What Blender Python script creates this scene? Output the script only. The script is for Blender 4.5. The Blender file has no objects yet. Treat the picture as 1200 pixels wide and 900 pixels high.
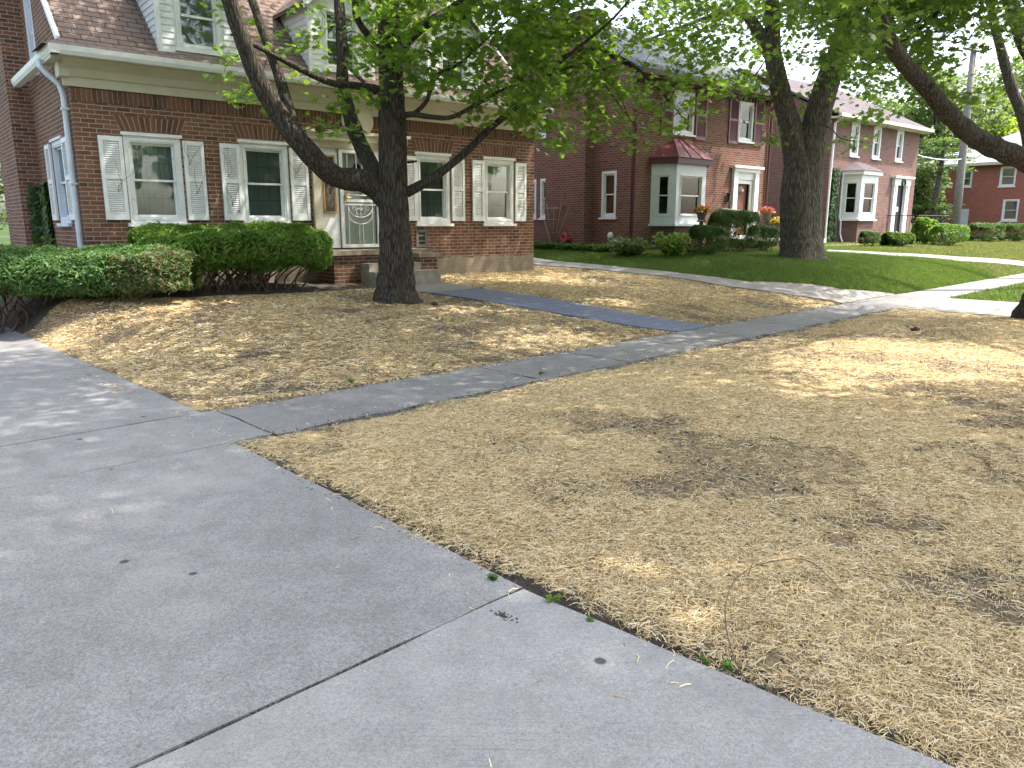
import bpy, math, random
import numpy as np
from math import radians as R, sin, cos, pi
random.seed(7); rng = np.random.default_rng(7)
sc = bpy.context.scene
col = sc.collection
# ------------------------------------------------------------------ camera, sky, sun, exposure
EYE = 1.6; PITCH = R(11.87)
cd = bpy.data.cameras.new('camera'); cam = bpy.data.objects.new('camera', cd); col.objects.link(cam)
cam.location = (0, 0, EYE); cam.rotation_euler = (R(90) - PITCH, 0, 0)
cd.sensor_width = 36; cd.lens = 36 * 890 / 1200; cd.clip_start = .05; cd.clip_end = 4000
sc.camera = cam
SUN_AZ = math.atan2(.99, .12)      # compass-style azimuth of the sun measured from +Y towards +X
SUN_EL = R(60)
w = bpy.data.worlds.new('World'); sc.world = w; w.use_nodes = True
nt = w.node_tree; bg = nt.nodes['Background']
sky = nt.nodes.new('ShaderNodeTexSky'); sky.sky_type = 'NISHITA'; sky.sun_disc = False
sky.sun_elevation = SUN_EL; sky.sun_rotation = SUN_AZ; sky.air_density = 1.1; sky.dust_density = 4.0; sky.ozone_density = 1.0
hz = nt.nodes.new('ShaderNodeHueSaturation'); hz.inputs['Saturation'].default_value = .72      # thin summer haze
nt.links.new(sky.outputs[0], hz.inputs['Color']); nt.links.new(hz.outputs[0], bg.inputs[0]); bg.inputs[1].default_value = .15
sd = bpy.data.lights.new('sun', 'SUN'); sd.energy = 2.4; sd.angle = R(.55); sd.color = (1, .95, .87)
sun = bpy.data.objects.new('sun', sd); col.objects.link(sun)
sun.rotation_euler = (R(90) - SUN_EL, 0, pi - SUN_AZ)
sc.view_settings.view_transform = 'Standard'; sc.view_settings.look = 'None'
sc.view_settings.gamma = 1; sc.view_settings.use_curve_mapping = False
sc.view_settings.exposure = 2.1
sc.cycles.max_bounces = 8; sc.cycles.diffuse_bounces = 5; sc.cycles.transparent_max_bounces = 12
sc.cycles.use_denoising = True

# ------------------------------------------------------------------ site geometry
CD = np.array([.716, .698]); CN = np.array([-.698, .716])      # along the pavement / away from the street
HA = R(39.8)
def st2w(s, t): return (s * CD[0] + t * CN[0], s * CD[1] + t * CN[1])
def w2st(x, y): return (x * CD[0] + y * CD[1], x * CN[0] + y * CN[1])
def sm(v): v = np.clip(v, 0, 1); return v * v * (3 - 2 * v)
def hf(x, y):
    x = np.asarray(x, float); y = np.asarray(y, float)
    s, t = w2st(x, y); u = np.maximum(t - 6.42, 0)
    a = .69 * (1 - np.exp(-(u / 4.3) ** 1.35)) * np.where(s < 6, sm((s - 2.40) / (2.6 - 1.9*sm((t-9.5)/2.8))), 1)
    b = .80 * (1 - np.exp(-u / 1.5))
    k = sm((s - 14.3) / 3.2)
    z = a * (1 - k) + b * k
    v = sm((5.3 - t) / 1.2) * sm((t + 1.6) / 1.6) * .05 * np.where(s < 9, sm((s - 2.3) / 1), 1)
    v = v * (1 - sm((s - 14.8) / .8) * (1 - sm((s - 18.6) / .8)))
    return z + v
def vnoise(x, y, seed=0):
    def h(i, j):
        n = np.sin(i * 127.1 + j * 311.7 + seed * 74.7) * 43758.5453
        return n - np.floor(n)
    x = np.asarray(x, float); y = np.asarray(y, float)
    i = np.floor(x); j = np.floor(y); f = x - i; g = y - j; f = f*f*(3-2*f); g = g*g*(3-2*g)
    return (h(i,j)*(1-f)+h(i+1,j)*f)*(1-g) + (h(i,j+1)*(1-f)+h(i+1,j+1)*f)*g
def fbm(x, y, seed=0, o=4):
    v = 0; a = .5
    for k in range(o): v = v + a * vnoise(x * 2**k, y * 2**k, seed + k * 3.1); a *= .5
    return v / (1 - .5**o)
Sp, Cp = sin(PITCH), cos(PITCH)
def ray(px, py):
    u = (px - 600) / 890; v = (450 - py) / 890
    return np.array([u, Cp + v * Sp, -Sp + v * Cp])
def at(px, py, Y):                       # survey helper: bearing and elevation of a sighted point at depth Y
    r = ray(px, py); k = Y / r[1]; return (r[0]*k, Y, EYE + r[2]*k)
def gnd(px, py):                         # the sighted point on the ground
    r = ray(px, py); k = 1.
    for _ in range(400):
        p = r * k
        if EYE + p[2] <= hf(p[0], p[1]): break
        k += .1
    lo, hi = k - .1, k
    for _ in range(30):
        m = (lo + hi) / 2; p = r * m
        if EYE + p[2] <= hf(p[0], p[1]): hi = m
        else: lo = m
    p = r * hi
    return (float(p[0]), float(p[1]), float(hf(p[0], p[1])))

# ------------------------------------------------------------------ materials
MATS = {}
class NB:
    def __init__(s, name):
        s.m = bpy.data.materials.new(name); s.m.use_nodes = True; s.t = s.m.node_tree
        s.b = s.t.nodes['Principled BSDF']; s.o = s.t.nodes['Material Output']
    def n(s, ty, **k):
        nd = s.t.nodes.new('ShaderNode' + ty)
        for a, v in k.items():
            if a.startswith('_'): setattr(nd, a[1:], v)
            else:
                key = a.replace('__', ' ')
                nd.inputs[int(key[1:]) if key[0] == 'i' and key[1:].isdigit() else key].default_value = v
        return nd
    def l(s, a, b): s.t.links.new(a, b)
    def ramp(s, src, stops):
        r = s.n('ValToRGB'); s.l(src, r.inputs[0]); e = r.color_ramp.elements
        while len(e) < len(stops): e.new(.5)
        for q, (p, c) in zip(e, stops): q.position = p; q.color = (*c, 1)
        return r.outputs[0]
    def mix(s, f, a, b, mode='MIX'):
        m = s.n('Mix', _data_type='RGBA', _blend_type=mode)
        for i, v in ((0, f), (6, a), (7, b)):
            if hasattr(v, 'links'): s.l(v, m.inputs[i])
            else: m.inputs[i].default_value = v if i == 0 else (*v, 1)
        return m.outputs[2]
    def math(s, op, a, b=0.):
        m = s.n('Math', _operation=op)
        for i, v in enumerate((a, b)):
            if hasattr(v, 'links'): s.l(v, m.inputs[i])
            else: m.inputs[i].default_value = v
        return m.outputs[0]
    def noise(s, vec, scale, detail=4, rough=.55):
        q = s.n('TexNoise', Scale=scale, Detail=detail, Roughness=rough)
        if vec is not None: s.l(vec, q.inputs['Vector'])
        return q.outputs[0]
    def bump(s, h, st=.3, dist=.01):
        b = s.n('Bump', Strength=st, Distance=dist); s.l(h, b.inputs['Height']); s.l(b.outputs[0], s.b.inputs['Normal'])
    def done(s, base=None, rough=None, spec=None, metal=None):
        for k, v in (('Base Color', base), ('Roughness', rough), ('Specular IOR Level', spec), ('Metallic', metal)):
            if v is None: continue
            if hasattr(v, 'links'): s.l(v, s.b.inputs[k])
            else: s.b.inputs[k].default_value = (*v, 1) if k == 'Base Color' else v
        MATS[s.m.name] = s.m
        return s.m
def simple(name, c, rough=.6, var=.12, scale=6, bump=0, metal=0, dirt=None):
    b = NB(name); co = b.n('TexCoord').outputs['Object']
    n1 = b.noise(co, scale); lo = tuple(x * (1 - var) for x in c); hi = tuple(min(1, x * (1 + var)) for x in c)
    base = b.ramp(n1, [(.3, lo), (.7, hi)])
    if dirt:
        n2 = b.noise(co, scale * 3.1, 6, .7)
        base = b.mix(b.ramp(n2, [(.55, (0,0,0)), (.72, (1,1,1))]), base, dirt)
    if bump: b.bump(b.noise(co, scale * 8, 5), bump, .005)
    return b.done(base, rough, None, metal)
def brick(name, c1, c2, c3, mortar, bw=.205, rh=.0677, pale=None):
    b = NB(name); tc = b.n('TexCoord').outputs['Object']
    geo = b.n('NewGeometry'); vt = b.n('VectorTransform', _vector_type='NORMAL', _convert_from='WORLD', _convert_to='OBJECT')
    b.l(geo.outputs['True Normal'], vt.inputs[0]); sn = b.n('SeparateXYZ'); b.l(vt.outputs[0], sn.inputs[0])
    sp = b.n('SeparateXYZ'); b.l(tc, sp.inputs[0])
    side = b.math('GREATER_THAN', b.math('ABSOLUTE', sn.outputs[0]), .7)
    up = b.math('GREATER_THAN', b.math('ABSOLUTE', sn.outputs[2]), .7)
    u = b.math('ADD', b.math('MULTIPLY', sp.outputs[0], b.math('SUBTRACT', 1., side)), b.math('MULTIPLY', sp.outputs[1], side))
    v = b.math('ADD', b.math('MULTIPLY', sp.outputs[2], b.math('SUBTRACT', 1., up)), b.math('MULTIPLY', sp.outputs[1], up))
    cx = b.n('CombineXYZ'); b.l(u, cx.inputs[0]); b.l(v, cx.inputs[1])
    wob = b.n('VectorMath', _operation='MULTIPLY_ADD'); nz = b.n('TexNoise', Scale=7., Detail=2.); b.l(tc, nz.inputs['Vector'])
    b.l(nz.outputs['Color'], wob.inputs[0]); wob.inputs[1].default_value = (.008, .008, 0); b.l(cx.outputs[0], wob.inputs[2])
    br = b.n('TexBrick', _offset=.5, Scale=1., Mortar__Size=.0066, Mortar__Smooth=.25, Bias=.0, Brick__Width=bw, Row__Height=rh)
    br.inputs['Color1'].default_value = (0,0,0,1); br.inputs['Color2'].default_value = (1,1,1,1); br.inputs['Mortar'].default_value = (.5,.5,.5,1)
    b.l(wob.outputs[0], br.inputs[0])
    cc = b.ramp(br.outputs['Color'], [(.0, c3), (.22, c1), (.6, c2), (1., tuple(x*.85 for x in c1))])
    n2 = b.noise(tc, 1.1, 5, .6)
    cc = b.mix(b.ramp(n2, [(.3, (0,0,0)), (.75, (.45,.45,.45))]), cc, tuple(x * .6 for x in c1))
    cc = b.mix(.25, cc, b.ramp(b.noise(tc, 60, 3), [(.3, tuple(x*.5 for x in c1)), (.7, tuple(min(1, x*1.6) for x in c2))]))
    mo = b.mix(b.noise(tc, 3, 4), tuple(x*.75 for x in mortar), mortar)
    base = b.mix(br.outputs['Fac'], cc, mo)
    if pale:                                  # painted / parged foot of the wall, worn edge
        zz = b.math('ADD', sp.outputs[2], b.math('MULTIPLY', b.noise(tc, 2.2, 5, .7), .32))
        k = b.math('LESS_THAN', zz, pale[0] + .16)
        base = b.mix(b.math('MULTIPLY', k, .85), base, pale[1])
    h = b.math('ADD', b.math('MULTIPLY', b.math('SUBTRACT', 1., br.outputs['Fac']), 1.), b.math('MULTIPLY', b.noise(tc, 45, 4), .35))
    b.bump(h, .75, .006)
    return b.done(base, .9, .2)
def leafmat(name, cols, trans=.45, tcol=None, rough=.5):
    b = NB(name); geo = b.n('NewGeometry')
    r = b.ramp(geo.outputs['Random Per Island'], [(i / (len(cols) - 1), c) for i, c in enumerate(cols)])
    co = b.n('TexCoord').outputs['Object']
    r = b.mix(b.ramp(b.noise(co, .9, 3), [(.35, (0,0,0)), (.65, (.5,.5,.5))]), r, cols[-1])
    b.done(r, rough, .3)
    tr = b.n('BsdfTranslucent'); tc = b.mix(.5, r, tcol or cols[-1]); tc = b.mix(.5, tc, (.36, .50, .04), 'ADD') if tcol is None else tc
    b.l(tc, tr.inputs[0]); ms = b.n('MixShader', i0=trans); b.l(b.b.outputs[0], ms.inputs[1]); b.l(tr.outputs[0], ms.inputs[2])
    b.l(ms.outputs[0], b.o.inputs[0]); return b.m

BR1 = brick('brick_brown', (.13,.062,.041), (.225,.105,.062), (.038,.026,.023), (.38,.31,.25), pale=(.92, (.30,.25,.19)))
BR1N = brick('brick_brown_plain', (.13,.062,.041), (.225,.105,.062), (.038,.026,.023), (.38,.31,.25))
BR2 = brick('brick_dark', (.15,.062,.043), (.225,.092,.060), (.06,.031,.027), (.31,.265,.225))
BR3 = brick('brick_rose', (.155,.078,.064), (.225,.11,.088), (.075,.042,.037), (.30,.26,.235))
BR4 = brick('brick_red', (.34,.105,.072), (.40,.13,.09), (.25,.08,.058), (.38,.25,.22))
def archmat(name, cs):
    b = NB(name); geo = b.n('NewGeometry'); r = b.ramp(geo.outputs['Random Per Island'], [(i/(len(cs)-1), c) for i, c in enumerate(cs)])
    co = b.n('TexCoord').outputs['Object']; r = b.mix(.3, r, b.ramp(b.noise(co, 40), [(.3, cs[0]), (.7, cs[-1])]))
    b.bump(b.noise(co, 60), .5, .004); return b.done(r, .9, .2)
ARCH = archmat('arch_brick', [(.045,.028,.024), (.115,.056,.038), (.17,.080,.050), (.14,.066,.043), (.21,.10,.06)])
MORT = simple('mortar', (.30,.25,.20), .95, .2, 20)
WHITE = simple('white_paint', (.74,.74,.72), .45, .06, 5, .1, dirt=(.55,.55,.52))
CREAM = simple('cream_trim', (.52,.475,.345), .5, .07, 3, .1, dirt=(.48,.43,.33))
BARG = simple('dim_bar', (.30,.31,.30), .5, .05, 4)
VINYL = simple('vinyl_white', (.76,.78,.78), .35, .04, 4)
SIDING = simple('siding_white', (.68,.69,.67), .45, .07, 3, dirt=(.5,.5,.47))
BURG = simple('burgundy_metal', (.17,.050,.060), .38, .12, 3, .05)
BURGD = simple('burgundy_trim', (.085,.022,.025), .45, .15, 4)
BURGS = simple('burgundy_shutter', (.17,.065,.075), .5, .12, 4)
CONC = None
def concrete(name, c, rough=.85, fine=1., stain=(.6,.6,.6), cracks=True, broom=False):
    b = NB(name); co = b.n('TexCoord').outputs['Object']
    big = b.ramp(b.noise(co, .55, 5, .6), [(.3, tuple(x*.80 for x in c)), (.7, tuple(x*1.12 for x in c))])
    fin = b.ramp(b.noise(co, 130, 3, .8), [(.32, (.45,.45,.45)), (.5, (1,1,1)), (.68, (1.35,1.35,1.35))])
    base = b.mix(fine * .8, big, fin, 'MULTIPLY')
    base = b.mix(fine * .7, base, b.ramp(b.noise(co, 48, 5, .8), [(.35, (.66,.66,.66)), (.5, (1,1,1)), (.66, (1.22,1.22,1.22))]), 'MULTIPLY')
    v = b.n('TexVoronoi', Scale=95., Randomness=1.); b.l(co, v.inputs['Vector'])
    base = b.mix(b.ramp(v.outputs['Distance'], [(.12, (.55,.55,.55)), (.28, (0,0,0))]), base, tuple(x*.45 for x in c))
    mid = b.ramp(b.noise(co, 5, 6, .7), [(.35, (.78,.78,.78)), (.6, (1,1,1)), (.85, (1.12,1.12,1.1))])
    base = b.mix(.7, base, mid, 'MULTIPLY')
    st_ = b.noise(co, 1.7, 7, .75); base = b.mix(b.ramp(st_, [(.52, (0,0,0)), (.66, (.5,.5,.5))]), base, tuple(x*.62 for x in c))
    st2 = b.noise(co, .8, 4, .6); base = b.mix(b.ramp(st2, [(.55, (0,0,0)), (.75, (.5,.5,.5))]), base, (c[0]*1.3, c[1]*1.27, c[2]*1.2))
    sp = b.n('TexVoronoi', Scale=2.3, Randomness=1.); b.l(co, sp.inputs['Vector'])
    base = b.mix(b.ramp(sp.outputs['Distance'], [(.045, (.85,.85,.85)), (.062, (0,0,0))]), base, (.035,.035,.035))
    if cracks:
        nz = b.n('TexNoise', Scale=1.3, Detail=5.); b.l(co, nz.inputs['Vector'])
        ad = b.n('VectorMath', _operation='MULTIPLY_ADD'); b.l(nz.outputs['Color'], ad.inputs[0]); ad.inputs[1].default_value = (.9,.9,.9); b.l(co, ad.inputs[2])
        cr = b.n('TexVoronoi', _feature='DISTANCE_TO_EDGE', Scale=.33); b.l(ad.outputs[0], cr.inputs['Vector'])
        base = b.mix(b.ramp(cr.outputs['Distance'], [(.0015, (.75,.75,.75)), (.005, (0,0,0))]), base, (.05,.048,.045))
    h = b.math('ADD', b.noise(co, 110, 4, .8), b.math('MULTIPLY', b.noise(co, 9, 4), .6))
    if broom:
        mp = b.n('Mapping'); mp.inputs['Rotation'].default_value = (0, 0, -HA - R(5)); mp.inputs['Scale'].default_value = (1.5, 85, 1); b.l(co, mp.inputs[0])
        bn = b.noise(mp.outputs[0], 1.6, 5, .75); h = b.math('ADD', h, b.math('MULTIPLY', bn, 1.6))
        msk = b.ramp(b.noise(co, .9, 3), [(.45, (0,0,0)), (.62, (1,1,1))])
        base = b.mix(b.mix(1., b.ramp(bn, [(.52, (0,0,0)), (.62, (.85,.85,.85))]), msk, 'MULTIPLY'), base, tuple(x*.5 for x in c))
    b.bump(h, .45, .004)
    return b.done(base, rough, .25)
CONC_OLD = concrete('concrete_old', (.275,.262,.255), cracks=False)
CONC_NEW = concrete('concrete_pale', (.34,.324,.312), fine=.7, broom=True, cracks=False)
CONC_WALK = concrete('concrete_walk', (.245,.232,.225), cracks=False)
CONC_WARM = concrete('concrete_warm', (.30,.28,.255), cracks=False)
STEP = simple('step_stone', (.30,.27,.21), .9, .25, 7, .5, dirt=(.17,.15,.11))
CAP = simple('cap_stone', (.26,.21,.15), .9, .25, 6, .5, dirt=(.14,.12,.09))
def shingle(name, c1, c2, ca, sh):
    b = NB(name); tc = b.n('TexCoord').outputs['Object']; sp = b.n('SeparateXYZ'); b.l(tc, sp.inputs[0])
    cx = b.n('CombineXYZ'); b.l(sp.outputs[0], cx.inputs[0]); b.l(sp.outputs[2], cx.inputs[1])
    br = b.n('TexBrick', _offset=.37, _offset_frequency=2, Scale=1., Mortar__Size=.007, Mortar__Smooth=.3, Brick__Width=.26, Row__Height=sh)
    br.inputs['Color1'].default_value = (0,0,0,1); br.inputs['Color2'].default_value = (1,1,1,1); br.inputs['Mortar'].default_value = (0,0,0,1)
    b.l(cx.outputs[0], br.inputs[0])
    base = b.ramp(br.outputs['Color'], [(0, c1), (.5, c2), (1, ca)])
    base = b.mix(.5, base, b.ramp(b.noise(tc, 70, 3), [(.3, tuple(x*.6 for x in c1)), (.7, tuple(x*1.25 for x in ca))]))
    base = b.mix(b.ramp(b.noise(tc, 1.0, 4), [(.4, (0,0,0)), (.7, (.5,.5,.5))]), base, tuple(x*.7 for x in c1))
    base = b.mix(br.outputs['Fac'], base, tuple(x*.22 for x in c1))
    fr = b.math('FRACT', b.math('DIVIDE', sp.outputs[2], sh))
    b.bump(b.math('ADD', b.math('MULTIPLY', b.math('SUBTRACT', 1., fr), 1.), b.math('MULTIPLY', b.noise(tc, 90), .25)), .8, .012)
    return b.done(base, .95, .15)
SH1 = shingle('shingle_brown', (.15,.105,.086), (.195,.138,.112), (.245,.18,.148), .092)
SH2 = shingle('shingle_grey', (.085,.09,.108), (.105,.112,.132), (.13,.137,.158), .085)
SH3 = shingle('shingle_mauve', (.105,.088,.092), (.13,.108,.112), (.155,.13,.132), .09)
SH4 = shingle('shingle_pale', (.24,.24,.27), (.28,.28,.31), (.33,.33,.35), .12)
def glassmat(name, tint, refl=.03, rough=.03):
    b = NB(name); b.t.nodes.remove(b.b)
    tr = b.n('BsdfTransparent', Color=(*tint, 1)); gl = b.n('BsdfGlossy', Color=(1,1,1,1), Roughness=rough)
    nz = b.n('Bump', Strength=.08, Distance=.02); b.l(b.noise(b.n('TexCoord').outputs['Object'], 2.5, 2), nz.inputs['Height']); b.l(nz.outputs[0], gl.inputs['Normal'])
    fr = b.n('Fresnel', IOR=1.5); f = b.math('ADD', fr.outputs[0], refl)
    ms = b.n('MixShader'); b.l(f, ms.inputs[0]); b.l(tr.outputs[0], ms.inputs[1]); b.l(gl.outputs[0], ms.inputs[2]); b.l(ms.outputs[0], b.o.inputs[0])
    MATS[name] = b.m; return b.m
GLASS = glassmat('window_glass', (.75,.8,.78))
GLASSC = glassmat('clear_glass', (.95,.97,.96), 0.)
GLASSD = glassmat('dark_glass', (.36,.39,.40), .02)
CURT = simple('curtain_cloth', (.42,.43,.40), .9, .1, 3)
CURTM = simple('lace_curtain', (.62,.66,.64), .9, .1, 3)
CURTD = simple('dim_curtain', (.16,.18,.17), .9, .15, 3)
CURTG = simple('green_curtain', (.05,.22,.15), .9, .15, 3)
BLIND = simple('window_blind', (.72,.74,.66), .7, .05, 3)
DARK = simple('dark_interior', (.03,.03,.032), .9, .2, 2)
WOOD = simple('amber_wood', (.34,.18,.07), .5, .2, 8)
DOORB = simple('brown_door', (.16,.055,.035), .5, .2, 8)
BLACK = simple('black_iron', (.018,.018,.02), .45, .2, 8)
BRASS = simple('brass', (.65,.46,.15), .3, .1, 8, metal=1)
STEEL = simple('pale_metal', (.60,.63,.68), .4, .1, 6)
TERRA = simple('red_plastic', (.45,.05,.04), .5, .1, 8)
POT = simple('pot_clay', (.20,.15,.12), .8, .2, 8)
TIMBER = simple('weathered_timber', (.17,.145,.125), .9, .25, 6, .4)
POLE = simple('pole_timber', (.21,.19,.165), .9, .22, 5, .4)
SOIL = None
def soilmat(name, mode):
    b = NB(name); co = b.n('TexCoord').outputs['Object']
    n1 = b.noise(co, 1.1, 6, .65); n2 = b.noise(co, 30, 5, .8); n3 = b.noise(co, 140, 3, .8)
    dirt = b.mix(.6, b.ramp(n2, [(.3, (.045,.037,.032)), (.6, (.10,.084,.070)), (.85, (.18,.15,.12))]), b.ramp(n3, [(.35, (.03,.026,.023)), (.65, (.17,.145,.12))]))
    if mode == 'straw':
        mp = b.n('Mapping'); mp.inputs['Scale'].default_value = (60, 14, 1); mp.inputs['Rotation'].default_value = (0,0,.5); b.l(co, mp.inputs[0])
        mq = b.n('Mapping'); mq.inputs['Scale'].default_value = (12, 70, 1); mq.inputs['Rotation'].default_value = (0,0,.9); b.l(co, mq.inputs[0])
        fib = b.math('MAXIMUM', b.noise(mp.outputs[0], 1, 4, .7), b.noise(mq.outputs[0], 1, 4, .7))
        straw = b.ramp(fib, [(.45, (.26,.18,.10)), (.62, (.50,.37,.21)), (.8, (.68,.53,.34))])
        k = b.ramp(b.math('ADD', b.math('MULTIPLY', n1, .6), b.math('MULTIPLY', n2, .4)), [(.42, (.15,.15,.15)), (.56, (.85,.85,.85))])
        base = b.mix(k, dirt, straw)
    elif mode == 'grass':
        g = b.ramp(n2, [(.3, (.025,.045,.014)), (.6, (.042,.078,.02)), (.9, (.07,.105,.034))])
        base = b.mix(b.ramp(n1, [(.5, (0,0,0)), (.7, (.4,.4,.4))]), g, (.13,.14,.05))
    else: base = dirt
    b.bump(b.math('ADD', n2, b.math('MULTIPLY', n3, .6)), .9, .02)
    return b.done(base, .95, .1)
G_STRAW = soilmat('ground_straw', 'straw'); G_SOIL = soilmat('ground_soil', 'soil'); G_GRASS = soilmat('ground_grass', 'grass')
ASPH = simple('asphalt', (.05,.05,.052), .9, .2, 4, .5)
b = NB('straw_strand'); geo = b.n('NewGeometry')
r = b.ramp(geo.outputs['Random Per Island'], [(0, (.34,.215,.10)), (.25, (.68,.50,.25)), (.6, (.84,.66,.37)), (.85, (.89,.76,.50)), (1, (.90,.80,.58))])
STRAW = b.done(r, .6, .3)
tr = b.n('BsdfTranslucent'); b.l(r, tr.inputs[0]); ms = b.n('MixShader', i0=.2); b.l(b.b.outputs[0], ms.inputs[1]); b.l(tr.outputs[0], ms.inputs[2]); b.l(ms.outputs[0], b.o.inputs[0])
def pavermat():
    b = NB('sky_tinted_pavers'); co = b.n('TexCoord').outputs['Object']
    mp = b.n('Mapping'); mp.inputs['Rotation'].default_value = (0,0,-R(44.3)); b.l(co, mp.inputs[0])
    br = b.n('TexBrick', _offset=.5, Scale=1., Mortar__Size=.016, Mortar__Smooth=.3, Brick__Width=.30, Row__Height=.20)
    br.inputs['Color1'].default_value = (.10,.12,.175,1); br.inputs['Color2'].default_value = (.155,.18,.25,1); br.inputs['Mortar'].default_value = (.05,.05,.055,1)  # blue of the reflected sky put into the paver colours
    b.l(mp.outputs[0], br.inputs[0])
    base = b.mix(.5, br.outputs['Color'], b.ramp(b.noise(co, 25, 5, .7), [(.3, (.075,.085,.125)), (.7, (.19,.215,.29))]))
    b.bump(b.math('ADD', b.math('SUBTRACT', 1., br.outputs['Fac']), b.math('MULTIPLY', b.noise(co, 60), .4)), .6, .006)
    return b.done(base, .5, .5)
PAVER = pavermat()
def barkmat(name, c1, c2, sc_=1.):
    b = NB(name); co = b.n('TexCoord').outputs['Object']
    mp = b.n('Mapping'); mp.inputs['Scale'].default_value = (34*sc_, 34*sc_, 5.0*sc_); b.l(co, mp.inputs[0])
    n1 = b.noise(mp.outputs[0], 1., 6, .65)
    v = b.n('TexVoronoi', _feature='DISTANCE_TO_EDGE', Scale=.8); b.l(mp.outputs[0], v.inputs['Vector'])
    rg = b.math('MULTIPLY', b.ramp(v.outputs['Distance'], [(0, (0,0,0)), (.25, (1,1,1))]), 1.)
    f = b.math('ADD', b.math('MULTIPLY', n1, .65), b.math('MULTIPLY', rg, .35))
    base = b.ramp(f, [(.25, tuple(x*.35 for x in c1)), (.5, c1), (.8, c2)])
    base = b.mix(b.ramp(b.noise(co, 2.2, 4), [(.5, (0,0,0)), (.7, (.35,.35,.35))]), base, (.09,.095,.055))
    b.bump(f, 1., .03); return b.done(base, .95, .15)
BARK1 = barkmat('bark_dark', (.060,.049,.039), (.125,.105,.086))
BARK2 = barkmat('bark_grey', (.105,.088,.072), (.20,.17,.145), .8)
BARK3 = barkmat('bark_far', (.08,.066,.05), (.15,.13,.10), .7)
TWIG = simple('twig_brown', (.12,.085,.06), .9, .25, 9)
LEAF1 = leafmat('maple_leaf', [(.036,.085,.016), (.055,.125,.020), (.075,.155,.024), (.095,.18,.028)], .48)
LEAF2 = leafmat('street_maple_leaf', [(.032,.078,.018), (.05,.11,.022), (.07,.14,.026)], .45)
LEAF3 = leafmat('dark_maple_leaf', [(.028,.068,.016), (.045,.10,.02), (.06,.125,.024)], .42)
LEAFB = leafmat('far_leaf', [(.035,.065,.026), (.055,.095,.034), (.075,.12,.042)], .3)
LEAFC = leafmat('far_pale_leaf', [(.055,.085,.035), (.075,.115,.045), (.10,.14,.055)], .3)
LEAFY = leafmat('lime_leaf', [(.13,.20,.022), (.18,.26,.03), (.22,.29,.035)], .4)
YEW = leafmat('yew_needles', [(.022,.055,.014), (.035,.085,.018), (.055,.125,.022)], .25)
YEWL = leafmat('yew_bright', [(.05,.115,.018), (.08,.17,.022), (.12,.22,.028)], .3)
JUN = leafmat('juniper_needles', [(.045,.10,.032), (.07,.15,.04), (.10,.19,.05)], .25)
DEADL = leafmat('dry_sprigs', [(.14,.085,.04), (.20,.14,.06), (.12,.13,.05)], .2, (.2,.13,.05))
IVYM = leafmat('ivy_leaf', [(.018,.045,.014), (.028,.065,.018), (.045,.09,.02)], .2)
BUSH = leafmat('bush_leaf', [(.07,.14,.02), (.10,.20,.026), (.15,.25,.035)], .35)
HOSTA = leafmat('cover_leaf', [(.025,.06,.016), (.045,.095,.022), (.07,.13,.03)], .25)
GRASSM = leafmat('grass_blade', [(.026,.050,.014), (.040,.078,.019), (.062,.105,.028)], .35)
GRASSY = leafmat('dry_grass_blade', [(.065,.09,.022), (.10,.12,.034), (.15,.145,.05)], .35)
def flower(name, c): return leafmat(name, [tuple(x*.7 for x in c), c], .3, c)
FL_P = flower('pink_petal', (.75,.10,.13)); FL_O = flower('orange_petal', (.80,.20,.05)); FL_Y = flower('yellow_petal', (.80,.55,.05))

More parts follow.
